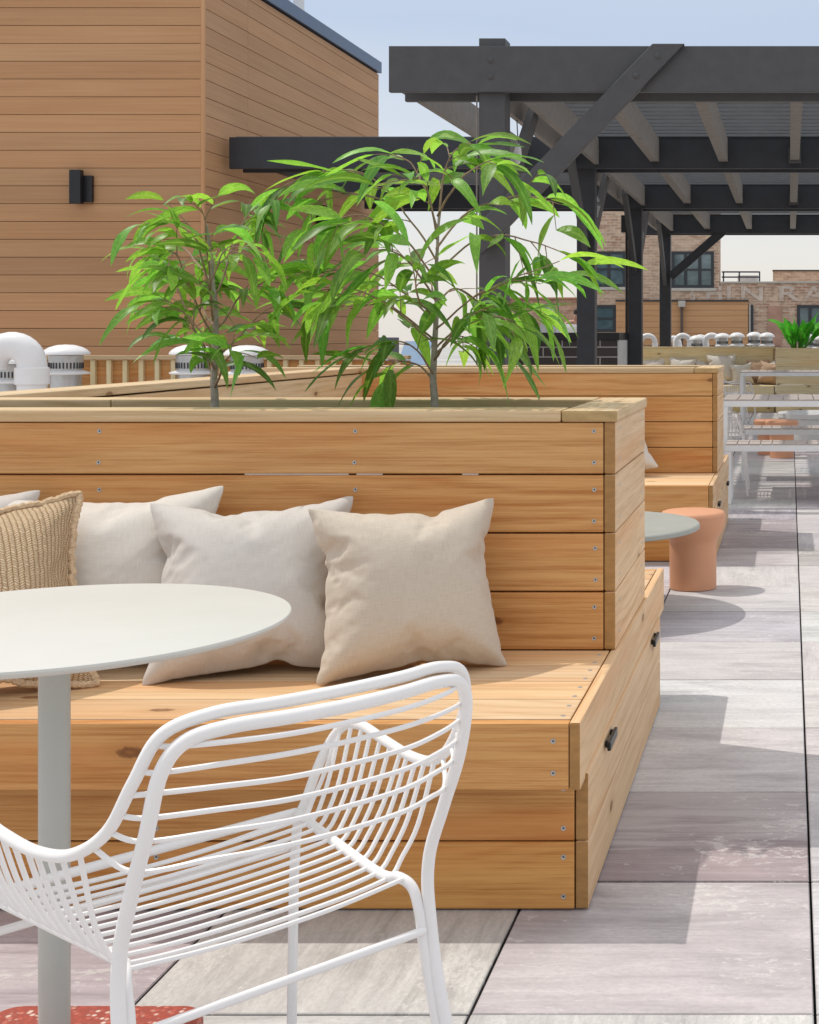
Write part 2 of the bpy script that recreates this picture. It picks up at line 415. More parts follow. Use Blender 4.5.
pal = [(.60, .57, .56), (.66, .645, .63), (.56, .53, .52), (.50, .45, .46), (.62, .58, .57), (.64, .61, .58), (.54, .50, .50)]
for i in range(-20, 14):
    for j in range(-7, 37):
        c = fixed.get((i, j), gr.choice(pal)); c = tuple(x * gr.uniform(.95, 1.04) for x in c)
        x0 = X0 + i * PX; y0 = D0 + j * PD; g = .0026
        n0 = len(m.v); bw = .0022
        lo = [(x0 + g, y0 + .0030), (x0 + PX - g, y0 + .0030), (x0 + PX - g, y0 + PD - .0030), (x0 + g, y0 + PD - .0030)]
        hi = [(x0 + g + bw, y0 + .0030 + bw), (x0 + PX - g - bw, y0 + .0030 + bw), (x0 + PX - g - bw, y0 + PD - .0030 - bw), (x0 + g + bw, y0 + PD - .0030 - bw)]
        dz = gr.uniform(-.0012, .0008)
        for (a, b) in lo: m.v.append((a, b, -.03))
        for (a, b) in lo: m.v.append((a, b, -.0022 + dz))
        for (a, b) in hi: m.v.append((a, b, dz))
        rot = gr.random() < .3; ox = gr.random() * 90; oy = gr.random() * 90
        def gg(idx):
            o = []
            for q in idx:
                v = m.v[q]; a, b = v[0] - x0, v[1] - y0
                if rot: a, b = b, a
                o.append((a + ox, b + oy, 0))
            return o
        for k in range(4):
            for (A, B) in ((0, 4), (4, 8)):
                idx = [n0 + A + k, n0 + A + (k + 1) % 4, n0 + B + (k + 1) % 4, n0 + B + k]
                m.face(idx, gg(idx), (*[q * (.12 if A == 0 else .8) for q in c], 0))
        idx = [n0 + 8, n0 + 9, n0 + 10, n0 + 11]; m.face(idx, gg(idx), (*c, 0))
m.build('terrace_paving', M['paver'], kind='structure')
m = MB(); m.add([(-12.5, -2, -.028), (8.9, -2, -.028), (8.9, 26, -.028), (-12.5, 26, -.028)], [(0, 1, 2, 3)])
m.build('paving_bed', M['joint'], kind='structure')

# ------------------------------------------------------------------ timber benches
tr = random.Random(11)
def tint(base=1.0, sp=.10, warm=.05):
    k = base * tr.uniform(1 - sp, 1 + sp); w = tr.uniform(-warm, warm)
    return (k * (1 + w), k, k * (1 - 1.6 * w))

screw_mesh = None
def screw(parent, loc, face='y'):
    global screw_mesh
    if screw_mesh is None:
        b = MB(); b.lathe([(.0022, .0004), (.0038, .0014), (.0051, .0014), (.0058, .0)], 12); b.lathe([(.0022, .0003), (.0021, .0007)], 8, m=1)
        o = b.build('screw', [M['screw'], M['vent_dark']]); screw_mesh = o.data
        bpy.data.objects.remove(o)
    o = bpy.data.objects.new('screw', screw_mesh); C.objects.link(o); o.parent = parent; o.location = loc
    o.rotation_euler = {'y': (R(90), 0, 0), 'x': (0, R(90), 0), 'z': (0, 0, 0)}[face]
    return o

HS, BH = .411, .1425        # seat height, board pitch
def bench(name, ox, oy, xl, label, matk='cedar', capk='pine', front_xl=None, rear_xl=None, rear=True, handles=True, screws=True, group=None):
    """origin: right front corner of the base on the paving; the planter box stands on the seat"""
    root = empty(name, (ox, oy, 0), 0, label, 'bench', group)
    mt = M[matk]; cp = M[capk]; sp_ = M['cedar_lit'] if matk == 'cedar' else mt
    fx = front_xl if front_xl is not None else xl; rx = rear_xl if rear_xl is not None else xl
    yb = 1.66 if rear else .62      # depth of base
    # base boards
    b = MB()
    for k in range(2):
        z0 = .004 + k * BH
        b.box(fx, -.029, 0, .028, z0, z0 + BH - .003, 0, t=(1.0, .92, .72) if k == 0 else (.97, .93, .82))
    b.build('base_panel', mt, root)
    b = MB()
    for k in range(2):
        z0 = .004 + k * BH
        b.box(-.027, 0, .002, yb, z0, z0 + BH - .002, 1, t=tint(1.08, .05))
    b.build('side_panel', sp_, root)
    if rear:
        b = MB()
        for k in range(2):
            z0 = .004 + k * BH
            b.box(rx, -.029, yb - .028, yb - .001, z0, z0 + BH - .003, 0, t=tint(.95, .06))
        b.build('base_panel', mt, root)
    # seat: front lip, long slats, side lip
    y0 = -.07
    b = MB(); b.box(fx, -.030, y0, y0 + .030, HS - .1375, HS - .0015, 0, t=tint(.99, .03)); b.build('seat_front_board', mt, root)
    b = MB()
    ys = y0 + .033; n = 4; wdt = (.61 - y0 - .033) / n
    for k in range(n):
        b.box(fx, -.031, ys + k * wdt, ys + (k + 1) * wdt - .004, HS - .03, HS, 0, t=tint(1.12, .05))
    b.build('seat_slats', sp_, root)
    ye = 1.87 if rear else .64
    b = MB(); b.box(-.0285, .0015 - .008, y0 - .002, ye, HS - .1375, HS + .001, 1, t=tint(1.12, .03)); b.build('seat_side_board', sp_, root)
    if rear:
        b = MB(); b.box(rx, -.030, ye - .032, ye - .002, HS - .1375, HS - .0015, 0, t=tint(1, .03)); b.build('seat_rear_board', mt, root)
        b = MB(); w2 = (ye - .035 - 1.30) / 3
        for k in range(3): b.box(rx, -.031, 1.30 + k * w2, 1.30 + (k + 1) * w2 - .004, HS - .03, HS, 0, t=tint(1.12, .05))
        b.build('seat_slats', sp_, root)
    # planter box / backrest
    PXr = -.016; P0 = .598; P1 = 1.325 if rear else .70
    pitch = .1465; ztop = HS + 4 * pitch - .016
    b = MB()
    fr = [(.96, 1.0), (.96, 1.0), (1.03, 1.0), (1.0, 1.0)]
    for k in range(4):
        z0 = HS + .003 + k * pitch
        b.box(xl, PXr - .030, P0, P0 + .028, z0, z0 + pitch - (.004 if k < 3 else .019), 0, t=tint(1.0, .07))
    b.build('front_panel', mt, root)
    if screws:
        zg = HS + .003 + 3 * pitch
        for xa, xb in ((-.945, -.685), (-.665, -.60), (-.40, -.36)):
            b = MB(); b.box(xa, xb, P0 + .006, P0 + .012, zg - .0036, zg - .0004, 0, bev=0); b.build('gap_light_strip', M['pvc'], root)  # white strip painted in for light showing through the plank gap
    b = MB()
    for k in range(4):
        z0 = HS + .003 + k * pitch
        b.box(PXr - .028, PXr, P0, P1, z0, z0 + pitch - (.003 if k < 3 else .018), 1, t=tint(1.14, .06, .02))
    b.build('side_panel', sp_, root)
    b = MB()
    for k in range(4):
        z0 = HS + .003 + k * pitch
        b.box(xl, PXr - .030, P1 - .028, P1 - .001, z0, z0 + pitch - (.004 if k < 3 else .019), 0, t=tint(.98, .06))
    b.build('rear_panel', mt, root)
    zc = ztop + .002; CT = .030; oh = .006; cw = .14
    if rear:
        for (a, c_, nm) in ((P0 - oh, P0 - oh + cw, 'front'), (P1 + oh - cw, P1 + oh, 'rear')):
            b = MB(); xs = xl
            cuts = [xl, xl + (PXr - cw - xl) * .46, PXr + oh - cw - .0005] if nm == 'rear' else [xl, PXr + oh - cw - .0005]
            for i in range(len(cuts) - 1): b.box(cuts[i], cuts[i + 1] - .001, a, c_, zc, zc + CT, 0, t=tint(1.02, .06, .02), bev=.006)
            b.build('cap_board', cp, root)
        b = MB(); b.box(PXr + oh - cw, PXr + oh, P0 - oh, P1 + oh, zc, zc + CT - .001, 1, t=tint(1.05, .03, .01), bev=.006); b.build('cap_board', cp, root)
        b = MB(); n = 60; x_a = xl; x_b = PXr - .03
        for i in range(n + 1):
            for j in range(9):
                x = x_a + (x_b - x_a) * i / n; y = P0 + .03 + (P1 - P0 - .06) * j / 8
                b.v.append((x, y, ztop - .045 + .02 * noise.noise(Vector((x * 9, y * 9, 3)))))
        for i in range(n):
            for j in range(8):
                q = [i * 9 + j, (i + 1) * 9 + j, (i + 1) * 9 + j + 1, i * 9 + j + 1]; b.face(q, None, smooth=True)
        b.build('soil', M['soil'], root)
    else:
        b = MB(); b.box(xl, PXr + oh, P0 - oh, P1 + oh, zc, zc + CT, 0, t=tint(1.02)); b.build('cap_board', cp, root)
    if handles:
        for yc in (.315, 1.40):
            h = MB(); z = HS - .139
            x_o = .001
            for sgn in (-1, 1): h.box(x_o, x_o + .012, yc + sgn * .045 - .006, yc + sgn * .045 + .006, z - .008, z + .008, 0, bev=.002)
            h.box(x_o + .006, x_o + .015, yc - .066, yc + .066, z - .012, z + .009, 1, bev=.004)
            h.build('handle', M['black'], root)
    if screws:
        for xs in (PXr - .052, -.667, -1.307, -1.95):
            for k in range(4):
                z0 = HS + .003 + k * pitch
                for dz in (.028, pitch - .040): screw(root, (xs + tr.uniform(-.002, .002), P0 - .0002, z0 + dz), 'y')
        for k in range(2):
            for dz in (.026, BH - .034): screw(root, (-.052, -.0002, .004 + k * BH + dz), 'y')
            for xs in (-.9, -1.7):
                for dz in (.026, BH - .034): screw(root, (xs, -.0002, .004 + k * BH + dz), 'y')
        for dz in (.035, .10): screw(root, (-.062, y0 - .0002, HS - .1375 + dz), 'y')
        for k in range(n if False else 4):
            yy = ys + k * wdt + .02
            screw(root, (-.05, yy, HS - .0002), 'z'); screw(root, (-.05, yy + .08, HS - .0002), 'z')
        for k in range(4):
            for yy in (P0 + .09, P1 - .09):
                for dz in (.03, .11): screw(root, (PXr - .0002, yy, HS + .003 + k * pitch + dz), 'x')
    return root

bench('timber_planter_bench', -.420, 3.0, -2.75, 'orange cedar bench with planter box back holding the two leafy trees, nearest in the picture', rear_xl=-2.03)
bench('timber_planter_bench', -.397, 7.62, -2.62, 'second orange cedar bench with planter box back, behind the terracotta stool', front_xl=-2.03, screws=False)

# low wall joining the two benches on the left
root = empty('timber_partition', (-2.44, 4.34, 0), 0, 'low pale timber partition running away between the two cedar benches', 'partition')
for x_ in (-.155, -.028):
    b = MB()
    for k in range(7):
        b.box(x_, x_ + .026, 0, 3.88, .004 + k * .1395, .004 + (k + 1) * .1395 - .003, 1, t=tint(1.05, .05, .02))
    b.build('side_panel', M['pine'], root)
b = MB(); b.box(-.16, .004, -.0, 1.9, .984, 1.014, 1, t=tint(1.03), bev=.006); b.box(-.16, .004, 1.903, 3.88, .984, 1.014, 1, t=tint(1.0), bev=.006); b.build('cap_board', M['pine'], root)

# far bench with its planter cube
bench('built_in_bench', -.225, 22.35, -4.1, 'greenish timber bench with a row of cushions, at the far end of the terrace', 'far_pine', 'far_pine', rear=False, handles=False, screws=False)
root = empty('planter_box', (-.22, 22.25, 0), 0, 'square greenish timber planter holding the broad leafed plant at the far end', 'planter')
b = MB()
for k in range(7): b.box(0, 1.25, 0, .03, .004 + k * .1425, .004 + (k + 1) * .1425 - .004, 0, t=tint(.98, .05))
b.build('front_panel', M['far_pine'], root)
for x_ in (.0, 1.221):
    b = MB()
    for k in range(7): b.box(x_, x_ + .028, .032, .95, .004 + k * .1425, .004 + (k + 1) * .1425 - .004, 1, t=tint(1, .05))
    b.build('side_panel', M['far_pine'], root)
b = MB(); b.box(.03, 1.22, .032, .94, .9, .95, bev=0); b.build('soil', M['soil'], root)

# ------------------------------------------------------------------ pillows (inflated by a short cloth run)
def inflate(seed, N=48, S=.50, frames=26, force=7.0):
    rr = random.Random(seed); V = []; F = []; uv = {}; idx = {}
    def vid(i, j, s):
        b = i in (0, N) or j in (0, N); k = (i, j, 0 if b else s)
        if k not in idx:
            idx[k] = len(V); V.append(((i / N - .5) * S, (0 if b else s * .004) + rr.uniform(-1, 1) * .0012, (j / N - .5) * S)); uv[idx[k]] = (i / N, j / N)
        return idx[k]
    for s in (-1, 1):
        for i in range(N):
            for j in range(N):
                q = [vid(i, j, s), vid(i + 1, j, s), vid(i + 1, j + 1, s), vid(i, j + 1, s)]
                F.append(q if s < 0 else q[::-1])
    co = None
    try:
        me = bpy.data.meshes.new('cloth'); me.from_pydata(V, [], F); o = bpy.data.objects.new('cloth', me); C.objects.link(o)
        c = o.modifiers.new('c', 'CLOTH'); st = c.settings
        st.use_pressure = True; st.uniform_pressure_force = force; st.mass = .25; st.quality = 5
        st.tension_stiffness = 25; st.compression_stiffness = 25; st.shear_stiffness = 5; st.bending_stiffness = .015
        st.effector_weights.gravity = 0; st.air_damping = 4; c.point_cache.frame_end = frames + 2
        for f in range(1, frames + 1): sc.frame_set(f)
        e = o.evaluated_get(bpy.context.evaluated_depsgraph_get()); co = [Vector(v.co) for v in e.data.vertices]
        bpy.data.objects.remove(o); sc.frame_set(1)
        if max(abs(v.y) for v in co) < .03 or max(abs(v.x) for v in co) > .4: co = None
    except Exception:
        co = None
    if co is None:
        co = []
        for v in V:
            u, w = v[0] / S * 2, v[2] / S * 2
            t = .1 * max(0, (1 - u ** 2) * (1 - w ** 2)) ** .42
            k = 1 - .06 * (1 - abs(u * w))
            co.append(Vector((v[0] * k, math.copysign(t, v[1]) if t > 0 else 0, v[2] * k)))
    return co, F, uv

base_shapes = [inflate(s) for s in (1, 5, 9)]
def pillow_mesh(name, shape, mat, w=.46, hz=1.0, thick=.9, piping=0, detail=2, bend=.0, slump=.0):
    co, F, uv = base_shapes[shape]
    k = w / .46; vs = []
    for vi, v in enumerate(co):
        u_, w_ = uv[vi][0] * 2 - 1, uv[vi][1] * 2 - 1
        q_ = (abs(u_) * abs(w_)) ** 5; e_ = .35 * max(abs(u_), abs(w_)) ** 6
        v = Vector(v); q2 = max(q_, e_)
        v.x += (u_ * .226 - v.x) * q2; v.z += (w_ * .226 - v.z) * q2; v.y *= (1 - q_ * .9)
        e1 = 1 - max(abs(u_), 0); e2 = 1 - abs(w_)
        am = .0042 * (math.exp(-max(e1, 0) / .10) * math.sin(w_ * 27 + 2 * math.sin(w_ * 7 + shape)) * (1 - w_ ** 8) + .8 * math.exp(-e2 / .11) * math.sin(u_ * 23 + 2.2 * math.sin(u_ * 6 + shape * 2)) * (1 - u_ ** 8))
        v.y += math.copysign(am * min(1, abs(v.y) / .02), v.y)
        p = Vector((v.x * k, v.y * thick * k, v.z * k * hz))
        p.y += bend * (p.z ** 2) * 2
        zz = p.z / (.23 * k * hz)                       # weight settles towards the bottom edge
        p.y *= 1 + slump * (-zz) * .5
        if slump and zz < -.8: p.z = (-.8 + (zz + .8) * .85) * .23 * k * hz
        vs.append(p)
    me = bpy.data.meshes.new(name); me.from_pydata(vs, [], F); me.materials.append(mat)
    ul = me.uv_layers.new(name='UVMap')
    for p in me.polygons:
        p.use_smooth = True
        for li in p.loop_indices: ul.data[li].uv = uv[me.loops[li].vertex_index]
    return me, vs

def pillow(x, y, z, rx, ry, rz, label, mat, shape=0, w=.46, name='throw_pillow', thick=.9, group=None, welt=False, sub=1, bend=0, slump=.25, flip=False, hz=1.0):
    me, vs = pillow_mesh(name, shape, mat, w, hz, thick, bend=bend, slump=slump)
    o = bpy.data.objects.new(name, me); C.objects.link(o)
    o.location = (x, y, z); o.rotation_euler = (R(rx), R(ry), R(rz))
    if flip: o.scale = (-1, 1, 1)
    if sub: s = o.modifiers.new('s', 'SUBSURF'); s.levels = sub; s.render_levels = sub
    tag(o, label, 'pillow', group)
    if welt:
        N = 48; ring = [vs[i] for i in boundary(shape)]
        b = MB(); pts = smooth(ring + [ring[0]], 2)
        pts = [p + Vector((p.x, 0, p.z)).normalized() * .005 for i, p in enumerate(pts)]
        b.tube(pts, [.0085 + .0012 * math.sin(i * 2.1) for i in range(len(pts))], 8)
        q = b.build('welt', M['jute_rope'], o)
    return o
def boundary(shape):
    co, F, uv = base_shapes[shape]; N = 48; inv = {}
    for k, (a, b) in uv.items():
        i, j = round(a * N), round(b * N)
        if i in (0, N) or j in (0, N): inv[(i, j)] = k
    path = [(i, 0) for i in range(N)] + [(N, j) for j in range(N)] + [(N - i, N) for i in range(N)] + [(0, N - j) for j in range(N)]
    return [inv[p] for p in path]
M['jute_rope'] = plain('jute_rope', (.62, .44, .27), .9, 0, .3, 130, 1, 160)

PG = 'pillows on the near cedar bench'
S0 = HS
def put(px, py, D, **k):   # centre from picture position and distance
    p = W(px, py, D); return p
# x, y, z are pillow centres; z sits so that the lower edge rests on the seat
pillow(-.895, 3.385, S0 + .193, -17.5, 0, 27, 'beige linen pillow at the right end of the cushion row, fully in view', M['linen'], 0, .45, group=PG, hz=.94)
pillow(-1.268, 3.40, S0 + .192, -25, 0, 19, 'pale linen pillow leaning behind the beige one, second from the right', M['linen_grey'], 1, .475, group=PG, hz=.95)
pillow(-1.652, 3.465, S0 + .200, -17, -2.5, 2, 'large off white linen pillow behind the woven one', M['linen_white'], 2, .56, group=PG, hz=.80, thick=.75)
pillow(-1.81, 3.175, S0 + .204, -26, -1, 34, 'chunky woven jute pillow with rope edge at the left end', M['jute'], 1, .475, group=PG, welt=True, thick=.75, hz=.97)
pillow(-2.10, 3.47, S0 + .205, -14, 2, 6, 'grey linen pillow whose corner peeks out above the woven one', M['linen_grey'], 0, .52, group=PG, hz=.86)
p = W(617, 446, 8.05); pillow(p.x, p.y, S0 + .155, -15, -20, 4, 'off white pillow on the second cedar bench, its corner past the near planter', M['linen_white'], 2, .38)
FG = 'cushions on the far bench'
far = [(655, 368, 'linen_white', 'white cushion at the left end of the far bench', .46), (681, 368, 'linen_white', 'white cushion on the far bench just right of the fourth pergola post', .46),
       (703, 371, 'linen_grey', 'grey cushion slumped between two white ones on the far bench', .42), (723, 367, 'linen_white', 'large white cushion near the middle of the far bench', .52),
       (757, 366, 'linen_tan', 'tan cushion on the far bench', .46), (742, 376, 'linen_white', 'small white cushion in front of the tan one on the far bench', .36),
       (770, 376, 'linen_tan', 'small tan cushion beside the far planter box', .38), (776, 366, 'linen_white', 'white cushion at the right end of the far bench', .44)]
for i, (px, py, mk, lb, w) in enumerate(far):
    D = 22.80 if i in (5, 6) else 22.95
    p = W(px, py, D); pillow(p.x, D - (.05 * (i % 2)), S0 + w * .47, -13, (-8, 6, 12, -3, 4, -6, 9, -18)[i], (4, -6, 3, 8, -4, 6, -8, -5)[i], lb, M[mk], i % 3, w, 'cushion', sub=0, group=FG)

# ------------------------------------------------------------------ cafe table
tx, ty, th = -1.18, 2.31, .74
root = empty('cafe_table', (tx, ty, 0), 0, 'round off white pedestal table in front of the near bench', 'table')
b = MB(); r_ = .360
b.lathe([(.30, th - .014), (r_ - .010, th - .0125), (r_ - .0015, th - .0075), (r_, th - .004), (r_ - .0012, th - .0008), (r_ - .004, th)], 128); b.build('tabletop', M['table_white'], root)
b = MB(); b.lathe([(.0235, .045), (.0235, th - .016)], 40); b.lathe([(.075, th - .02), (.075, th - .0135)], 32); b.build('column', M['column'], root)
b = MB()
hw, n, rc = .178, 12, .035; prof = []
def rsq(h, rc, z):
    o = []
    for (cx, cy, a0) in ((h - rc, h - rc, 0), (-h + rc, h - rc, 90), (-h + rc, -h + rc, 180), (h - rc, -h + rc, 270)):
        for k in range(n + 1):
            a = R(a0 + 90 * k / n); o.append((cx + rc * math.cos(a), cy + rc * math.sin(a), z))
    return o
rings = [rsq(hw, rc, .002), rsq(hw, rc, .032)] + [rsq(hw - .014 * (1 - math.cos(R(a))), rc, .032 + .014 * math.sin(R(a))) for a in (20, 40, 60, 80, 90)]
L = len(rings[0])
for r0 in rings: b.v += r0
for i in range(len(rings) - 1):
    for j in range(L): b.face([i * L + j, i * L + (j + 1) % L, (i + 1) * L + (j + 1) % L, (i + 1) * L + j], smooth=True)
b.face([(len(rings) - 1) * L + j for j in range(L)], smooth=False)
b.build('base', M['terrazzo'], root)

# ------------------------------------------------------------------ wire chair
def make_chair(loc, rz, label, group):
    root = empty('wire_chair', loc, rz, label, 'chair', group)
    # local: x right, y forward
    def mir(h): return [(-x, y, z) for (x, y, z) in h[::-1]] + [q for q in h if q[0] > 1e-6]
    Bh = [(0.0, -0.1721, 0.7520), (0.0744, -0.1660, 0.7520), (0.1411, -0.1480, 0.7505), (0.1861, -0.1310, 0.7390), (0.2075, -0.1172, 0.7040), (0.2131, -0.094, 0.6307), (0.2138, -0.0566, 0.5522), (0.2125, -0.0243, 0.4734), (0.2134, -0.0254, 0.3931), (0.2157, -0.0582, 0.2614), (0.2421, -0.1329, 0.002)]
    Ah = [(0.0, -0.1570, 0.7680), (0.0857, -0.1500, 0.7675), (0.1537, -0.1320, 0.7655), (0.2040, -0.1120, 0.7470), (0.2256, -0.0890, 0.6930), (0.2349, -0.0438, 0.6301), (0.2487, 0.0169, 0.593), (0.2605, 0.0889, 0.582), (0.2698, 0.1732, 0.5877), (0.2737, 0.2462, 0.5971), (0.2695, 0.2939, 0.5852), (0.2547, 0.3208, 0.5427), (0.236, 0.3375, 0.4759), (0.2249, 0.351, 0.4126), (0.2272, 0.3659, 0.2124), (0.2344, 0.3823, 0.002)]
    Rl = [(0.2233, 0.3486, 0.4523), (0.204, 0.2113, 0.4466), (0.1841, 0.0525, 0.4408), (0.1898, 0.0144, 0.4435), (0.1977, -0.0067, 0.4318), (0.200, -0.02, 0.3999), (0.2018, -0.0297, 0.3502), (0.2101, -0.0563, 0.2302), (0.2349, -0.1243, 0.002)]
    A = smooth(mir(Ah), 8); Bt = smooth(mir(Bh), 8)
    m = MB(); m.tube(Bt, .0088, 14); m.build('back_frame', M['chair'], root)
    m = MB(); m.tube(A, .0076, 14); m.build('arm_frame', M['chair'], root)
    for s in (-1, 1):
        m = MB(); m.tube(smooth([(s * x, y, z) for x, y, z in Rl], 8), .0074, 12); m.build('seat_rail', M['chair'], root)
    m = MB(); m.tube([(-.201, -.030, .378), (.201, -.030, .378)], .0060, 12)
    m.tube(smooth([(-.223, .350, .452), (0, .357, .450), (.223, .350, .452)], 6), .0072, 12); m.tube([(-.225, .362, .395), (.225, .362, .395)], .006, 12); m.build('stretcher', M['chair'], root)
    def onA(f): return min([q for q in A if q.x > 0 and q.z > .54 and q.y > -.06], key=lambda q: abs(q.y - f))
    m = MB()
    wires = (((.215, -.1209, .7383), (.1941, -.1259, .7336), .736), ((.2231, -.1014, .7057), (.2093, -.1185, .7064), .712), ((.2275, -.0846, .6808), (.2132, -.109, .6749), .683),
             ((.2311, -.0653, .654), (.2131, -.101, .6498), .656), ((.2349, -.0438, .6301), (.2133, -.0885, .618), .630), ((.2417, -.015, .6084), (.2138, -.0725, .5853), .600))
    for i, (a, bq, zc) in enumerate(wires):
        a = tuple(min([q for q in A if q.x > .17 and q.z > .57 and q.y < .06], key=lambda q: abs(q.z - a[2])))
        bq = tuple(min([q for q in Bt if q.x > .17 and q.z > .5], key=lambda q: abs(q.z - bq[2])))
        fc = -.186 + i * .004
        h = [(0, fc, zc), (.08, fc + .006, zc), (.150, fc + (bq[1] - fc) * .5, (zc + bq[2]) / 2 + .002), (bq[0] - .002, bq[1] + .009, bq[2]), a]
        m.tube(smooth(mir(h), 6), .0034, 8)
    m.build('backrest_wires', M['chair'], root)
    def railr(f): return .1841 + (f - .0525) / .296 * .039 if f > .0525 else .186
    m = MB(); nw = 12
    for i in range(nw):
        f = .318 - i * .0262; a = onA(min(f + .004 - i * .002, .30)); rr = railr(f); zr = .4523 - (.35 - f) * .04 - .0045
        h = [(0, f, zr - .004), (.10, f, zr - .002), (rr - .02, f, zr + .003), (rr + .004, f, zr + .009), (rr + (a.x - rr) * .30, f, zr + .028), (rr + (a.x - rr) * .62, (f + a.y) / 2, zr + .072), (a.x - .003, a.y, a.z - .002)]
        m.tube(smooth(mir(h), 5), .0034, 8)
    for f in (.003, .342): m.tube(smooth(mir([(0, f, .434), (.09, f, .436), (.188, f, .444)]), 4), .0034, 8)
    m.build('seat_wires', M['chair'], root)
    return root
CG = 'white wire chairs'
ch = make_chair((-.6605, 1.8571, 0), R(48.5), 'white wire armchair in the foreground, turned towards the cafe table', CG)
for (x, y, a, lb) in ((-.70, 10.95, -90, 'white wire chair at the end of the slatted dining table beside the second bench'), (-.86, 18.6, -75, 'white wire chair at the end of the farthest slatted table')):
    c = copy_tree(ch); c.location = (x, y, 0); c.rotation_euler = (0, 0, R(a)); c['label'] = lb

# ------------------------------------------------------------------ low tables and stools
def disc_table(x, y, z, r_, label, mat, drum=False):
    root = empty('low_table', (x, y, 0), 0, label, 'table')
    b = MB()
    if drum: b.lathe([(r_ * .96, .0), (r_ * .96, z - .06)], 64); b.build('pedestal', mat, root); b = MB(); b.lathe([(r_ - .01, z - .058), (r_, z - .05), (r_, z - .008), (r_ - .008, z)], 64); b.build('tabletop', mat, root)
    else:
        b.lathe([(r_ - .006, z - .024), (r_, z - .020), (r_, z - .005), (r_ - .005, z)], 96); b.build('tabletop', mat, root)
        b = MB(); b.lathe([(.16, 0), (.16, .012), (.035, .018), (.03, z - .024)], 40); b.build('pedestal', mat, root)
    return root
disc_table(-.887, 6.26, .38, .494, 'low round grey green table beside the terracotta stool', M['concrete_table'])
disc_table(.36, 15.7, .36, .50, 'low pale concrete drum table behind the small terracotta stools', M['concrete'], True)
SG = 'terracotta stools'
def stool(x, y, label, k=1.0):
    root = empty('stool', (x, y, 0), 0, label, 'stool', SG)
    b = MB(); b.lathe([(.104, .0), (.111, .004), (.1115, .205), (.1125, .222), (.119, .238), (.130, .255), (.1415, .276), (.149, .298), (.154, .322), (.1555, .343)], 64); b.build('pedestal', M['terra'], root)
    b = MB(); b.lathe([(.1553, .3435), (.153, .354), (.147, .362), (.138, .366), (.05, .368)], 64); b.build('seat', M['terra'], root)
    root.scale = (k, k, k); return root
st = stool(-.460, 6.83, 'large terracotta mushroom stool beside the low grey table')
for x, y, lb in ((-.08, 14.1, 'terracotta stool seen under the slatted tables, the nearer of two'), (-.215, 14.47, 'terracotta stool mostly hidden behind the nearer far one')):
    c = copy_tree(st); c.location = (x, y, 0); c['label'] = lb; c.scale = (1.06, 1.06, 1) if x > -.1 else (.98, .98, .97)

# ------------------------------------------------------------------ slatted dining tables and benches
def slat_table(name, x, y, L_, dep, h, label, cat):
    root = empty(name, (x, y, 0), 0, label, cat, 'white framed slatted tables and benches')
    b = MB(); ft = .045
    b.box(0, L_, 0, .04, h - .055, h - .012, bev=.002); b.box(0, L_, dep - .04, dep, h - .055, h - .012, bev=.002)
    b.box(0, .04, .041, dep - .041, h - .055, h - .012, bev=.002); b.box(L_ - .04, L_, .041, dep - .041, h - .055, h - .012, bev=.002); b.build('frame', M['white_frame'], root)
    b = MB(); w = .075 if dep < .5 else .105; n = int(L_ / (w + .008))
    for k in range(n): b.box(.002 + k * (w + .008), .002 + k * (w + .008) + w, .002, dep - .002, h - .0115, h, 1, bev=.0015)
    b.build('slatted_top', M['slat_taupe'], root)
    for xx in (0, L_ - .04):
        for yy in (0, dep - .04):
            b = MB(); b.box(xx, xx + .04, yy, yy + .04, .0, h - .056, 2, bev=.002); b.build('leg', M['white_frame'], root)
    return root
slat_table('dining_bench', -.457, 10.2, 2.6, .36, .43, 'nearest white framed slatted bench, its leg beside the second cedar bench', 'bench')
slat_table('dining_table', -.50, 10.62, 2.6, .92, .725, 'white framed table with taupe slats between the two slatted benches', 'table')
slat_table('dining_bench', -.40, 11.9, 2.6, .36, .43, 'white framed slatted bench on the far side of the first slatted table', 'bench')
slat_table('dining_table', -.63, 18.2, 2.6, .92, .735, 'farthest white framed table, in front of the cushioned far bench', 'table')

# ------------------------------------------------------------------ pergola
root = empty('pergola', (0, 0, 0), 0, 'large charcoal timber pergola with slatted roof over the terrace', 'pergola')
FR = [10.5, 15.27, 20.07, 24.9]; PXc = -2.153
for i, D in enumerate(FR):
    mt = M['charcoal'] if i < 1 else M['charcoal_shaded']
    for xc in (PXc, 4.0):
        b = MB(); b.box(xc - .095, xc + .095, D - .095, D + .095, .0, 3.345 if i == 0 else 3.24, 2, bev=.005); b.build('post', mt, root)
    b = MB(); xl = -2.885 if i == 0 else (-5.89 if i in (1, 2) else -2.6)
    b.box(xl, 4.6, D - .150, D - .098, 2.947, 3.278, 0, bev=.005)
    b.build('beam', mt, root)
    b = MB(); b.box(xl + .05, 4.6, D + .098, D + .15, 2.92 if i == 0 else 2.935, 3.26, 0, bev=.004); b.build('beam', mt, root)
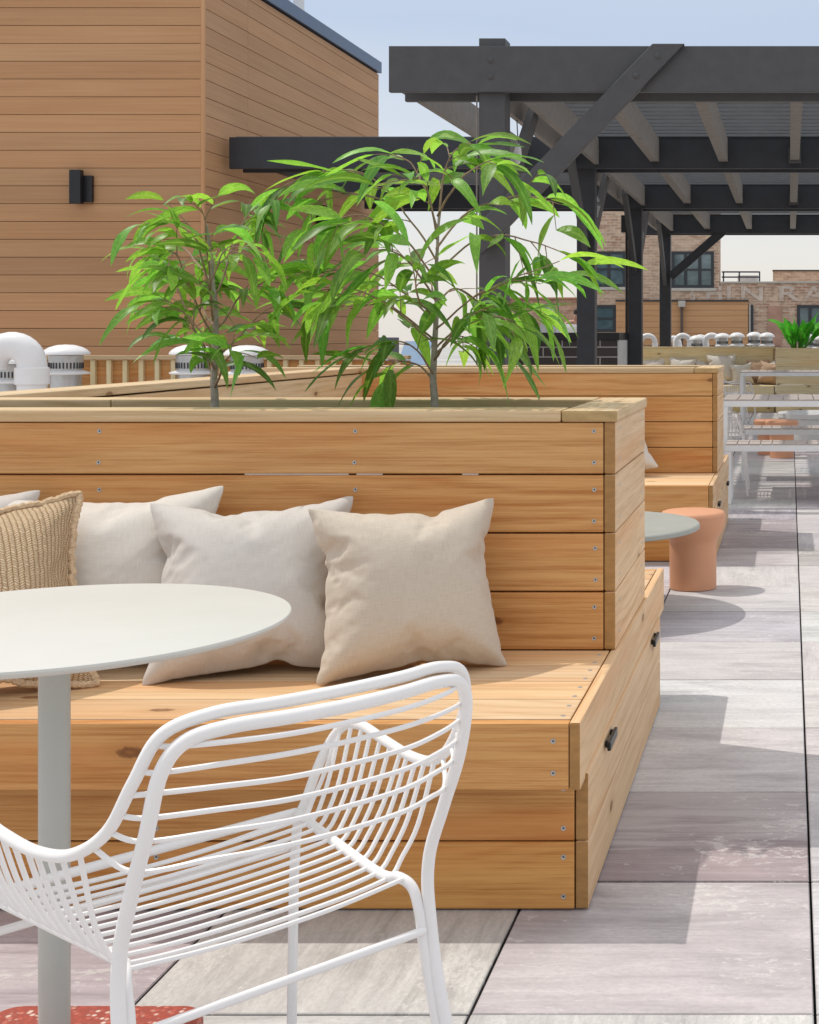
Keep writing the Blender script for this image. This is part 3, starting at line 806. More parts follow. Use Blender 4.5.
# lengthwise beams and rafters
for xc, w in ((-2.85, .05), (-2.275, .05), (-2.03, .05), (-1.42, .095), (-.70, .095), (.05, .095), (.78, .095), (1.5, .095), (2.2, .095), (3.0, .095), (3.9, .05)):
    for a, c_ in zip(FR[:-1], FR[1:]):
        if xc == -2.85 and a > 11: continue
        b = MB(); zt = 3.262; zb = 3.02 if w > .06 else 2.99
        b.box(xc - w / 2, xc + w / 2, a + .152, c_ - .152, zb, zt, 1, bev=.004); b.build('rafter', M['rafter'], root)
for a, c_ in zip(FR[1:3], FR[2:4]):
    for xc in (-5.45,):
        if a < 20:
            b = MB(); b.box(xc - .03, xc + .03, a + .152, c_ - .152, 2.93, 3.26, 1, bev=.004); b.build('rafter', M['charcoal_shaded'], root)
# joist hangers on the middle rafter
for D in FR[1:3]:
    for sgn in (-1,):
        b = MB(); b.box(.05 - .065, .05 + .065, D - .30, D - .151, 3.0, 3.14, 1, bev=.003); b.build('bracket', M['charcoal'], root)
# louvres
for k, (a, c_) in enumerate(zip(FR[:-1], FR[1:])):
    b = MB(); d = a + (.26 if k == 0 else .06) 
    while d < c_ - .02:
        b.box(-2.30 if k != 1 else -5.9, 4.4, d, d + .055, 3.281, 3.313, 0, bev=0); d += .24
    b.build('louvre_panel', M['slat_grey'], root)
def brace(p0, p1, w, th, mat, axis):
    """p0,p1 centre line ends; axis 'x' lies in a frontal plane, 'y' along the depth"""
    p0 = Vector(p0); p1 = Vector(p1); d = p1 - p0; L_ = d.length; m = MB()
    b = MB()
    if axis == 'x': ang = math.atan2(d.z, d.x); mt = Matrix.Translation(p0) @ Matrix.Rotation(-ang, 4, 'Y'); b.box(0, L_, -th / 2, th / 2, -w / 2, w / 2, 0, bev=.004, mat=mt)
    else: ang = math.atan2(d.z, d.y); mt = Matrix.Translation(p0) @ Matrix.Rotation(ang, 4, 'X'); b.box(-th / 2, th / 2, 0, L_, -w / 2, w / 2, 1, bev=.004, mat=mt)
    return b.build('brace', mat, root)
# front brace: a board whose upper end is trimmed level with the beam top
def trimmed_brace(x0, z0, x1, z1, y, w, th, mat):
    dx, dz = x1 - x0, z1 - z0; L_ = math.hypot(dx, dz); hx = w * L_ / dz / 2   # horizontal half width
    hz = w * L_ / dx / 2
    P = [(x0, z0 - hz), (x1 + hx, z1), (x1 - hx, z1), (x0, z0 + hz)]
    b = MB(); v = [(x, y, z) for x, z in P] + [(x, y + th, z) for x, z in P]
    b.add(v, [(0, 1, 2, 3), (7, 6, 5, 4), (0, 4, 5, 1), (1, 5, 6, 2), (2, 6, 7, 3), (3, 7, 4, 0)])
    o = b.build('brace', mat, root); bv = o.modifiers.new('b', 'BEVEL'); bv.width = .005; bv.segments = 2; return o
fpb = FP / 10.30
trimmed_brace((481 - VX) / fpb, CH + (335 - 238.5) / fpb, (668.5 - VX) / fpb, 3.282, 10.285, .165, .062, M['charcoal'])
trimmed_brace(-2.06, 2.33, -.93, 2.945, 24.86, .17, .06, M['charcoal_shaded']) if False else brace((-2.06, 24.8, 2.2), (-1.05, 24.8, 3.08), .15, .06, M['charcoal_shaded'], 'x')
for i, D in enumerate(FR):
    mt = M['charcoal']
    if i < 3: brace((-2.153, D + .05, 1.98), (-2.153, D + 1.62, 3.08), .15, .06, mt, 'y')
    if i > 0: brace((-2.153, D - .05, 2.1), (-2.153, D - 1.35, 3.08), .15, .06, mt, 'y')
def bolt(x, z, y):
    b = MB(); b.lathe([(.0, .014), (.012, .012), (.02, .006), (.026, .0)], 14); o = b.build('bolt', M['charcoal'], root); o.location = (x, y, z); o.rotation_euler = (R(90), 0, 0)
for px, py, y in ((490.5, 60, 10.349), (490.5, 76.5, 10.349), (657.5, 56, 10.284), (636, 75.5, 10.284)):
    q = W(px, py, y); bolt(q.x, q.z, y)
b = MB(); b.tube([(-2.262, 10.40, .9), (-2.262, 10.40, 2.93)], .006, 8); b.build('cable', M['rafter'], root)

# thin conduit with a switch box beside the third post
root = empty('conduit_pole', (-2.27, 20.0, 0), 0, 'thin black conduit with a small box running up beside the third pergola post', 'conduit')
b = MB(); b.tube([(0, 0, 0), (0, 0, 2.8)], .018, 10); b.build('pipe', M['black'], root)
b = MB(); b.box(-.07, .05, -.06, .04, 2.62, 2.86, 2, bev=.006); b.build('switch_box', M['black'], root)
root = empty('pendant_lamp', (-2.02, 10.7, 0), 0, 'small white lamp hanging from the brace of the nearest pergola post', 'lamp')
b = MB(); b.lathe([(.004, 2.62), (.02, 2.60), (.026, 2.55), (.024, 2.50), (.008, 2.47)], 16); b.build('bulb', M['pvc'], root)
b = MB(); b.tube([(0, 0, 2.62), (-.01, 0, 2.80)], .004, 6); b.build('wire', M['black'], root)

# ------------------------------------------------------------------ clad building on the left
BX, BD, BE = -5.97, 14.67, 20.9
root = empty('clad_building', (BX, BD, 0), 0, 'tall building clad in brown horizontal composite boards, on the left', 'building')
b = MB(); b.box(-12, -.03, .03, BE - BD, 0, 5.02, bev=0); b.build('core', M['joint'], root)
pt = 17.82 / 98.16
b = MB(); zoff = CH + (335 - 346.0 + 17.82 * 0) / 98.16 - pt * 6; sr = random.Random(2)
k = 0
while zoff + k * pt < 4.98:
    z0 = zoff + k * pt; tt = sr.uniform(.88, 1.10); w_ = sr.uniform(-.03, .03)
    b.box(-12, -.035, .0, .022, max(z0, 0), min(z0 + pt - .005, 4.98), 0, bev=.002, t=(tt * (1 + w_), tt, tt * (1 - w_)), seg=1); k += 1
b.build('siding', M['siding'], root)
b = MB(); k = 0
while zoff + k * pt < 4.98:
    z0 = zoff + k * pt
    for y0_, y1_ in ((.045, 1.19), (1.194, BE - BD)):
        tt = sr.uniform(.95, 1.05); w_ = sr.uniform(-.015, .015)
        b.box(-.022, .0, y0_, y1_, max(z0, 0), min(z0 + pt - .005, 4.98), 1, bev=.002, t=(tt * (1 + w_), tt, tt * (1 - w_)), seg=1)
    k += 1
b.build('siding', M['siding'], root)
b = MB(); b.box(-.034, .004, -.004, .034, 0, 4.99, 2, bev=.003, t=(1.15, 1.15, 1.15)); b.build('corner_trim', M['siding'], root)
b = MB(); b.box(-12, .04, -.05, BE - BD + .02, 5.0, 5.16, 1, bev=.006); b.build('roof_flashing', M['flash'], root)
for nm, x, y, z, rz, lb in (('wall_lamp', (74.5 - VX) / 98.16, BD, 2.70, 0, 'black box lamp on the front of the brown clad building'), ('wall_lamp', BX, 18.15, 2.66, 90, 'black box lamp on the side wall of the clad building, behind the tree')):
    r2 = empty(nm, (x + (.065 if y == BD else 0), y, z), R(rz), lb, 'lamp', 'black box wall lamps')
    b = MB(); b.box(-.06, .055, -.125, -.05, -.172, .172, 2, bev=.006); b.build('lamp_shade', M['lamp_black'], r2)
    b = MB(); b.box(.01, .135, -.05, -.002, -.15, .12, 2, bev=.006); b.build('mount', M['lamp_black'], r2)
r2 = empty('flue_pipe', (0, 0, 0), 0, 'pair of white flue pipes rising behind the clad roof edge', 'flue')
for x in (0, .3):
    q = W(292 + x * 48, 10, 19.0); b = MB(); b.lathe([(.07, 5.13), (.07, 7.2)], 20, (q.x - .1, 19.0, 0)); b.build('pipe', M['pvc'], r2)

# ------------------------------------------------------------------ railing, vents and pipes on the left
root = empty('picket_railing', (-8.2, 11.55, 0), 0, 'low timber railing with pale pickets and a flat top rail, behind the white vents', 'railing')
b = MB(); b.box(0, 5.15, -.05, .05, 1.004, 1.036, 0, bev=.004, t=tint(1.03)); b.build('top_rail', M['pine'], root)
b = MB()
for k in range(7): b.box(0, 5.15, .012, .034, .005 + k * .142, .144 + k * .142, 0, t=tint(.9, .05)); 
b.build('back_board', M['cedar'], root)
for k in range(40):
    x = .03 + k * .1285
    b = MB(); b.box(x, x + .036, -.026, .010, .05, 1.002, 2, bev=.002, t=tint(1.0, .08, .02)); b.build('picket', M['far_pine'], root)

VG = 'white mushroom roof vents'
def make_vent(loc, label, k=1.0):
    root = empty('roof_vent', loc, 0, label, 'vent', VG)
    b = MB(); b.lathe([(.112, 0), (.112, .90)], 40); b.build('pipe', M['galv'], root)
    b = MB(); b.lathe([(.11, .895), (.168, .903), (.168, .913), (.12, .93)], 48); b.build('skirt', M['pvc'], root)
    b = MB(); b.lathe([(.118, .93), (.122, 1.045)], 40); b.build('collar', M['galv'], root)
    b = MB()
    for j in range(30):
        a = 2 * math.pi * j / 30; mt = Matrix.Rotation(a, 4, 'Z') @ Matrix.Translation((.1205, 0, 0)); b.box(0, .003, -.006, .006, .945, .99, 2, bev=0, mat=mt)
    b.build('slots', M['vent_dark'], root)
    b = MB(); b.lathe([(.14, 1.048), (.170, 1.052), (.168, 1.066), (.150, 1.086), (.115, 1.108), (.06, 1.124), (.001, 1.128)], 48); b.build('cap', M['pvc'], root)
    root.scale = (k, k, 1); return root
v0 = make_vent((W(66, 0, 11).x, 11, 0), 'white capped vent right beside the large bent pipe')
for x, y, z, lb in ((W(190, 0, 11).x, 11.05, 0, 'white capped vent behind the left tree, the left one of the touching pair'), (W(247, 0, 11).x, 11.0, -.005, 'white capped vent just right of the left tree trunk'), (W(-6, 0, 11).x, 11.2, -.075, 'white capped vent cut off by the left edge of the picture')):
    c = copy_tree(v0); c.location = (x, y, z); c['label'] = lb
def gooseneck(loc, r_, R_, h, hl, label, group=None, rz=0):
    root = empty('gooseneck_pipe', loc, rz, label, 'pipe', group)
    pts = [(0, 0, 0), (0, 0, h - .03)] + [(-R_ + R_ * math.cos(R(a)), 0, h + R_ * math.sin(R(a))) for a in range(0, 181, 12)] + [(-2 * R_, 0, h - hl)]
    b = MB(); b.tube(pts, r_, 28, cap=False); b.build('pipe', M['pvc'], root)
    b = MB()
    cu_ = r_ * .16
    b.lathe([(r_ + .001, h - .14), (r_ + cu_, h - .13), (r_ + cu_, h - .02), (r_ + .001, h - .01)], 32); b.build('coupling', M['pvc'], root)
    b = MB(); b.lathe([(r_ * .9, h - hl), (r_ * .9, h - hl + .01)], 24, (-2 * R_, 0, 0)); b.build('screen', M['vent_dark'], root)
    return root
gooseneck((W(32, 0, 10.2).x, 10.2, 0), .098, .140, .985, .03, 'large white bent pipe at the left edge behind the near bench')
# distant vents
GV = 'white goosenecks behind the far bench'
for px, w, lb in ((655, 5, 'leftmost of the small white bent pipes behind the far bench'), (690, 5.5, 'middle one of the small white bent pipes behind the far bench'), (719, 6, 'rightmost of the small white bent pipes behind the far bench')):
    gooseneck((W(px, 0, 26).x, 26, 0), w * .5 / 55.4, .13, 1.06, .2, lb, GV)
gooseneck((W(679, 0, 26.6).x, 26.6, 0), .05, .10, 1.04, .2, 'thin white bent pipe tucked behind the middle pipe', GV)
gooseneck((W(706, 0, 26.3).x, 26.3, 0), .05, .10, 1.06, .2, 'thin white bent pipe left of the rightmost bent pipe', GV)
for i, (px, dz, lb) in enumerate(((697, .0, 'small capped vent between the bent pipes'), (722, .04, 'small capped vent just right of the bent pipes'), (737, .05, 'second small capped vent from the bent pipes'), (754, .06, 'small capped vent left of the last one before the leafy plant'), (767, .05, 'small capped vent nearest the left side of the leafy plant'), (809, .02, 'small capped vent right of the leafy plant'), (819, .0, 'small capped vent at the right edge of the picture'))):
    c = copy_tree(v0); c.location = (W(px, 0, 25.6).x, 25.6 + .2 * (i % 2), dz); c['label'] = lb; c.scale = (.82, .82, 1.06)

# ------------------------------------------------------------------ outdoor kitchen, hood, person
q0 = (500 - VX) / 75.8; q1 = (619 - VX) / 75.8
root = empty('outdoor_kitchen', (q1, 19.0, 0), 0, 'dark tiled outdoor kitchen counter with black top behind the pergola posts', 'counter')
b = MB(); x0_ = q0 - q1
b.add([(x0_, 0, 0), (-.022, 0, 0), (-.022, 0, 1.13), (x0_, 0, 1.13)], [(0, 1, 2, 3)])
b.g = [[(v[0], v[2], 0) for v in [(x0_, 0, 0), (-.022, 0, 0), (-.022, 0, 1.13), (x0_, 0, 1.13)]]]
b.build('tiled_front', M['tile'], root)
b = MB(); b.box(x0_, -.022, .003, 2.6, 0, 1.128, bev=0); b.build('core', M['concrete'], root)
b = MB(); b.box(-.02, .0, .01, 2.6, 0, 1.17, 1, bev=0); b.build('side_panel', M['concrete'], root)
b = MB(); b.box(x0_, .01, -.04, 2.62, 1.131, 1.232, bev=.01); b.build('worktop', M['black'], root)
root = empty('extractor_hood', (W(549, 0, 24).x, 24, 0), 0, 'pale grey tapered hood standing behind the outdoor kitchen', 'hood')
b = MB(); 
v = []
for (h, z) in ((.16, 1.22), (.055, 1.64)): v += [(-h, -h, z), (h, -h, z), (h, h, z), (-h, h, z)]
b.add(v, [(0, 1, 5, 4), (1, 2, 6, 5), (2, 3, 7, 6), (3, 0, 4, 7), (4, 5, 6, 7), (3, 2, 1, 0)]); b.box(-.045, .045, -.045, .045, 1.64, 1.69, 2, bev=0); b.build('cone', M['galv'], root)
b = MB(); b.box(-.17, .17, -.17, .17, 0, 1.219, bev=.01); b.build('cabinet', M['galv'], root)

def person():
    D = 27.0; cx = W(570, 0, D).x
    root = empty('person', (cx, D, 0), 0, 'person in a white shirt and dark trousers bending forward beyond the outdoor kitchen', 'person')
    J = {'pel': (0, 0, .93, .13), 'wst': (-.01, 0, 1.08, .115), 'chest': (.05, -.02, 1.30, .135), 'neck': (.12, -.04, 1.47, .055), 'head': (.16, -.06, 1.56, .085), 'top': (.175, -.06, 1.63, .07)}
    ed = [('pel', 'wst'), ('wst', 'chest'), ('chest', 'neck'), ('neck', 'head'), ('head', 'top')]
    for s in (-1, 1):
        k = 'L' if s < 0 else 'R'
        J['hip' + k] = (s * .09, 0, .88, .09); J['kn' + k] = (s * .1, -.03, .48, .06); J['an' + k] = (s * .1, .0, .08, .04); J['to' + k] = (s * .11, -.14, .035, .035)
        J['sh' + k] = (.05 + s * .17, -.02, 1.38, .06); J['el' + k] = (.10 + s * .20, -.12, 1.15, .042); J['wr' + k] = (.2 + s * .12, -.32, 1.12, .03); J['ha' + k] = (.22 + s * .1, -.39, 1.11, .035)
        ed += [('pel', 'hip' + k), ('hip' + k, 'kn' + k), ('kn' + k, 'an' + k), ('an' + k, 'to' + k), ('chest', 'sh' + k), ('sh' + k, 'el' + k), ('el' + k, 'wr' + k), ('wr' + k, 'ha' + k)]
    names = list(J)
    def skin(nm, keys, edges, grow, mat, sub=2):
        ids = {k: i for i, k in enumerate(keys)}
        me = bpy.data.meshes.new(nm); me.from_pydata([J[k][:3] for k in keys], [(ids[a], ids[b_]) for a, b_ in edges], [])
        o = bpy.data.objects.new(nm, me); C.objects.link(o); o.parent = root; me.materials.append(mat)
        o.modifiers.new('k', 'SKIN'); sv = me.skin_vertices[0].data
        for k in keys: rr = J[k][3] + grow; sv[ids[k]].radius = (rr, rr)
        sv[0].use_root = True
        o.modifiers.new('s', 'SUBSURF').render_levels = sub; return o
    skin('body', names, ed, 0, M['skin'])
    sk = ['chest', 'pel', 'wst', 'shL', 'shR', 'elL', 'elR']
    skin('shirt', sk, [('pel', 'wst'), ('wst', 'chest'), ('chest', 'shL'), ('chest', 'shR'), ('shL', 'elL'), ('shR', 'elR')], .022, M['shirt'])
    sk = ['pel', 'hipL', 'hipR', 'knL', 'knR', 'anL', 'anR']
    skin('trousers', sk, [('pel', 'hipL'), ('pel', 'hipR'), ('hipL', 'knL'), ('hipR', 'knR'), ('knL', 'anL'), ('knR', 'anR')], .018, M['jeans'])
    b = MB(); mt = None
    b.lathe([(.088, 1.585), (.094, 1.62), (.085, 1.67), (.05, 1.70), (.001, 1.71)], 20, (.165, -.045, 0)); b.build('hair', M['hair'], root)
person()

# ------------------------------------------------------------------ brick buildings
def wall_box(b, x0, x1, y0, y1, z0, z1, t=(1, 1, 1)):
    v = [(x0, y0, z0), (x1, y0, z0), (x1, y1, z0), (x0, y1, z0), (x0, y0, z1), (x1, y0, z1), (x1, y1, z1), (x0, y1, z1)]
    for f in ((0, 1, 5, 4), (1, 2, 6, 5), (2, 3, 7, 6), (3, 0, 4, 7), (4, 5, 6, 7)):
        n0 = len(b.v); b.v += [v[i] for i in f]
        b.face(range(n0, n0 + 4), [(v[i][0] + v[i][1], v[i][2], 0) for i in f], (*t, 0))
DB = 45.0; s_ = FP / DB
def X(px): return (px - VX) / s_
def Z(py): return CH + (335 - py) / s_
root = empty('brick_building', (0, 0, 0), 0, 'old brick building with a taller block, black windows and faded painted letters', 'building')
b = MB(); wall_box(b, X(584), X(719.4), DB - .02, DB + .8, -14, 5.75); b.build('tower_wall', M['brick'], root)
b = MB(); wall_box(b, X(720.6), X(1150), DB + .0, DB + 9, -14, Z(283)); b.build('parapet_wall', M['brick'], root)
b = MB(); b.box(X(720.8), X(1150), DB - .05, DB + .4, Z(283) + .002, Z(281.5), bev=0); b.build('coping', M['coping'], root)
b = MB(); wall_box(b, X(771), X(1150), DB + 5, DB + 9.2, Z(283), Z(264)); b.build('penthouse_wall', M['brick'], root)
b = MB(); b.box(X(770.5), X(1150), DB + 4.95, DB + 9.3, Z(264) + .002, Z(262.6), bev=0); b.build('coping', M['window_dark'], root)
def window(x0, x1, y0, y1, nx, ny, sill=True):
    a, c_, z0, z1 = X(x0), X(x1), Z(y1), Z(y0)
    f = MB(); y = DB - .06; t_ = .09
    f.box(a, c_, y, y + .055, z1 - t_, z1, bev=0); f.box(a, c_, y, y + .055, z0, z0 + t_, bev=0)
    f.box(a, a + t_, y, y + .055, z0 + t_ + .002, z1 - t_ - .002, 2, bev=0); f.box(c_ - t_, c_, y, y + .055, z0 + t_ + .002, z1 - t_ - .002, 2, bev=0)
    for i in range(1, nx): xx = a + (c_ - a) * i / nx; f.box(xx - .05, xx + .05, y + .004, y + .055, z0 + t_ + .002, z1 - t_ - .002, 2, bev=0)
    for j in range(1, ny): zz = z0 + (z1 - z0) * j / ny; f.box(a + t_ + .002, c_ - t_ - .002, y + .008, y + .052, zz - .03, zz + .03, bev=0)
    fo = f.build('window', M['window_dark'], root)
    g = MB(); g.box(a + .03, c_ - .03, y + .03, y + .05, z0 + .03, z1 - .03, bev=0); g.build('pane', M['glass'], fo)
    if sill: g = MB(); g.box(a - .08, c_ + .08, y - .02, y + .058, z0 - .09, z0 - .003, bev=0); g.build('sill', M['coping'], fo)
window(592, 626, 251.5, 287, 2, 2); window(671.6, 714, 251.5, 288, 3, 2); window(593, 616, 305, 332, 1, 2, False); window(797, 836, 305, 342, 3, 1, False)
b = MB(); k = 0; z = Z(345)
while z < Z(301.5) - .05:
    b.box(X(616.5), X(748), DB - .10, DB - .004, z, min(z + .175, Z(301.5)), 0, bev=.0, t=(sr.uniform(1.1, 1.2),) * 3); z += .182
b.build('cladding', M['siding'], root)
b = MB(); b.box(X(616), X(748.5), DB - .16, DB - .006, Z(301.5) + .004, Z(300), bev=0); b.build('flashing', M['window_dark'], root)
b = MB(); b.box(X(749.2), X(750.6), DB - .08, DB - .003, Z(348), Z(304), 2, bev=0); b.build('trim', M['coping'], root)
b = MB(); b.box(X(750.8), X(753.4), DB - .07, DB - .003, Z(348), Z(305), 2, bev=0); b.build('side_window', M['window_dark'], root)
b = MB(); b.box(X(681), X(683.5), DB - .24, DB - .16, Z(345), Z(307.5), 2, bev=0); b.build('downpipe', plain('bronze_paint', (.10, .07, .055), .5), root)
b = MB(); b.box(X(679), X(686), DB - .34, DB - .12, Z(307.2), Z(301), 2, bev=.02); b.build('rain_head', M['coping'], root)
b = MB(); b.box(X(768), X(782), DB - .03, DB - .004, Z(346), Z(306), 2, bev=0, t=(1, .9, .88)); b.build('brick_patch', plain('pinkish_brick_infill', (.44, .26, .19), .9, 0, .2, 3), root)
b = MB(); 
for x in (722, 738, 758.5): b.box(X(x), X(x) + .045, DB + .5, DB + .545, Z(281.5), Z(271), 2, bev=0)
for y in (271.3, 276.5): b.box(X(721), X(759.5), DB + .495, DB + .55, Z(y) - .02, Z(y) + .025, 0, bev=0)
b.build('roof_railing', M['window_dark'], root)
b = MB(); b.box(X(736), X(757), DB + 1.4, DB + 2.2, Z(281), Z(273.5), bev=0); b.build('roof_unit', plain('pale_unit', (.6, .6, .6), .6, 0, .2, 2), root)
for chh, xa, xb in (('T', 684, 702), ('H', 706, 722), ('I', 727, 731), ('N', 741, 763), ('R', 779, 800), ('A', 803, 825)):
    cu = bpy.data.curves.new('letter', 'FONT'); cu.body = chh; cu.extrude = .01; cu.offset = .02; cu.resolution_u = 4; tt = bpy.data.objects.new('letter', cu); C.objects.link(tt)
    me_t = bpy.data.meshes.new_from_object(tt.evaluated_get(bpy.context.evaluated_depsgraph_get())); bpy.data.objects.remove(tt)
    xs = [v.co.x for v in me_t.vertices]; yy = [v.co.y for v in me_t.vertices]; xm, xM, ym, yM = min(xs), max(xs), min(yy), max(yy)
    for v in me_t.vertices:
        v.co = Vector(((v.co.x - xm) / (xM - xm) * (X(xb) - X(xa)), -v.co.z, (v.co.y - ym) / (yM - ym) * (Z(286) - Z(301))))
    me_t.materials.clear(); me_t.materials.append(M['ghost'])
    to = bpy.data.objects.new('painted_letter', me_t); C.objects.link(to); to.parent = root; to.location = (X(xa), DB - .013, Z(301))

root = empty('brick_parapet', (0, 0, 0), 0, 'low brick parapet with an orange clay coping, left of the pergola posts', 'wall')
b = MB(); wall_box(b, X(478), X(582), DB + 1, DB + 3, -14, Z(298.5), (1.0, .92, .9)); b.build('brickwork', M['brick'], root)
b = MB(); b.box(X(477), X(583), DB + .9, DB + 3.1, Z(298.5) + .003, Z(296.6), bev=0); b.build('coping', M['terracotta_tile'], root)
root = empty('rooftop_unit', (-7.6, 23.5, 0), 0, 'dark slate rooftop unit with pale blue sloping panels, behind the trees', 'rooftop unit')
b = MB(); b.box(-.6, .9, 0, 1.2, 0, 1.16, bev=.02); b.build('casing', plain('slate_casing', (.06, .07, .08), .5), root)
for x in (.62, 1.25):
    b = MB(); v = [(x, -.2, .72), (x + .45, -.2, .72), (x + .45, .25, 1.1), (x, .25, 1.1)]; v += [(p[0], p[1] + .02, p[2] - .03) for p in v]
    b.add(v, [(0, 1, 2, 3), (7, 6, 5, 4), (0, 4, 5, 1), (1, 5, 6, 2), (2, 6, 7, 3), (3, 7, 4, 0)]); b.build('panel', plain('blue_panel', (.25, .38, .55), .2), root)

# ------------------------------------------------------------------ trees in the near planter
SOIL = HS + 4 * .1465 - .045
lr = random.Random(21)
def leaf(b, base, d, L_, w, droop, t, twist=0.0, n=8):
    """lance-shaped folded blade that starts along d and bends down"""
    d = d.normalized(); side = d.cross(Vector((0, 0, 1)))
    if side.length < .1: side = Vector((lr.uniform(-1, 1), lr.uniform(-1, 1), 0))
    side.normalize(); side = Matrix.Rotation(twist, 3, d) @ side
    p = Vector(base); rows = []; bend = Vector((lr.uniform(-.4, .4), lr.uniform(-.4, .4), lr.uniform(-.15, .35))) * lr.choice((.15, .35, .8))
    sd = lr.random() * 9; tws = lr.uniform(-1.1, 1.1)
    for i in range(n + 1):
        s = i / n
        ww = w * (math.sin(math.pi * min(1, s ** .75)) ** .9) * (1 - .15 * s) + .0006
        if i == n: ww = .0003
        up = side.cross(d).normalized()
        wave = .12 * math.sin(s * 9 + sd)
        l = p - side * ww + up * (ww * (.28 + wave)); r_ = p + side * ww + up * (ww * (.28 - wave))
        rows.append((l, p.copy(), r_))
        p = p + d * (L_ / n)
        d = (d + Vector((0, 0, -1)) * droop / n * (1.25 - .3 * s) + bend / n * 3).normalized()
        side = (side - d * side.dot(d)).normalized(); side = Matrix.Rotation(tws / n, 3, d) @ side
    n0 = len(b.v)
    for r0 in rows: b.v += [tuple(q) for q in r0]
    gx = (-.5, 0, .5)
    for i in range(n):
        for k in range(2):
            a = n0 + i * 3 + k; idx = [a, a + 1, a + 4, a + 3]
            g = [(gx[k], i / n + sd, sd), (gx[k + 1], i / n + sd, sd), (gx[k + 1], (i + 1) / n + sd, sd), (gx[k], (i + 1) / n + sd, sd)]
            b.face(idx, g, (*t, 0), 0, True)
def ltint():
    k = lr.choice((.55, .75, .95, 1.05, 1.2, 1.35)) * lr.uniform(.9, 1.1); y = lr.uniform(-.1, .28)
    return (k * (1 + y * 1.6), k * (1 + y * .25), k * (1 - y * .3))

def tree(label, px, trunk, branches, D, dsp):
    root = empty('planter_tree', (W(px, 0, D).x, D, SOIL), 0, label, 'tree', 'leafy trees in the near planter')
    O = Vector(root.location); O.z = SOIL
    def P(q): x, y, dd = q; return W(x, y, D + dd) - O
    t = MB(); pts = smooth([P(q) for q in trunk], 6); k = len(pts)
    pts = [p + Vector((noise.noise(p * 14) * .006, noise.noise(p * 14 + Vector((9, 0, 0))) * .006, 0)) for p in pts]
    t.tube(pts, [.0112 * (1 - .74 * i / k) for i in range(k)], 10); t.build('trunk', M['bark'], root)
    fo = MB(); br = MB()
    for (path, n, ll, droop) in branches:
        pp = smooth([P(q) for q in path], 6); k = len(pp)
        pp = [p + Vector((noise.noise(p * 11), noise.noise(p * 11 + Vector((5, 5, 0))), noise.noise(p * 11 + Vector((0, 7, 3))))) * .009 for p in pp]
        br.tube(pp, [.0029 * (1 - .72 * i / k) + .0004 for i in range(k)], 6)
        # side twigs carrying leaves at intervals
        nt = max(3, round(n / 2.8)); cnt = 0
        for j in range(nt):
            s = .26 + .74 * (j + lr.random() * .7) / nt; i = min(k - 2, int(s * (k - 1)))
            dr = (pp[i + 1] - pp[i]).normalized()
            off = Vector((lr.uniform(-1, 1), lr.uniform(-1, 1) * .9, lr.uniform(-.6, .5)))
            dd = (dr * .9 + off * .8).normalized(); L_ = lr.uniform(.04, .115)
            tw = [pp[i] + dd * L_ * q / 5 + Vector((0, 0, -.016 * (q / 5) ** 2)) for q in range(6)]
            br.tube(tw, [.0018 * (1 - .5 * q / 6) for q in range(6)], 5)
            m_ = 2 + (lr.random() < .75)
            for q in range(m_):
                sq = (.35 + .65 * (q + lr.random() * .5) / m_) if q < m_ - 1 else 1.0
                base = tw[0].lerp(tw[5], min(1, sq)); sgn = 1 if (q + j) % 2 else -1
                sd_ = dd.cross(Vector((0, 0, 1))); sd_ = sd_.normalized() if sd_.length > .1 else Vector((1, 0, 0))
                d = dd * lr.uniform(.5, 1.0) + sd_ * sgn * (lr.uniform(.3, .9) if q < m_ - 1 else lr.uniform(-.2, .2)) + Vector((0, 0, lr.uniform(-.65, .50)))
                d.normalize(); d.z = min(d.z, .38); d.normalize()
                leaf(fo, base, d, ll * lr.uniform(.55, 1.22), ll * lr.uniform(.078, .112), droop * lr.uniform(.45, 1.5), ltint(), lr.uniform(-.9, .9), 9)
        dl_ = (pp[-1] - pp[-3]).normalized(); dl_.z = min(dl_.z, .4); leaf(fo, pp[-1], dl_, ll, ll * .09, droop, ltint(), 0, 9)
    br.build('branches', M['twig'], root); fo.build('foliage', M['leaf'], root)
    return root

T1 = [((215, 340, 0), (195, 300, -.05), (180, 258, -.1), (169, 250, -.12)), ((213, 350, 0), (194, 320, .05), (178, 288, .08), (169, 270, .1)),
      ((212, 300, 0), (207, 255, 0), (204, 222, -.03), (200, 208, -.05)), ((214, 300, 0), (228, 260, .05), (240, 232, .08), (250, 212, .1)),
      ((216, 330, 0), (238, 300, .02), (256, 285, .0), (268, 280, 0)), ((215, 370, 0), (202, 345, -.06), (191, 322, -.1), (184, 312, -.12)),
      ((216, 360, 0), (238, 338, .06), (258, 318, .12), (276, 306, .14)), ((211, 280, 0), (195, 262, .1), (185, 250, .16), (177, 246, .18)),
      ((213, 320, 0), (212, 285, -.1), (222, 255, -.16), (234, 246, -.2)),
      ((210, 290, 0), (198, 245, -.05), (188, 226, -.06), (180, 224, -.06)),
      ((215, 385, 0), (208, 360, .08), (201, 345, .12), (195, 342, .12)), ((215, 388, 0), (224, 366, -.08), (232, 352, -.12), (238, 350, -.12)),
      ((214, 330, 0), (204, 305, .12), (200, 285, .18), (195, 280, .2))]
nn = [17, 16, 11, 13, 12, 16, 12, 14, 14, 10, 13, 11, 16]
tree('smaller left tree with drooping green leaves in the near planter', 215,
     [(215, 410, 0), (214, 370, .01), (216, 320, 0), (212, 270, .0), (207, 225, -.02)],
     [(p, n, .150, 1.35) for p, n in zip(T1, nn)], 3.92, .2)
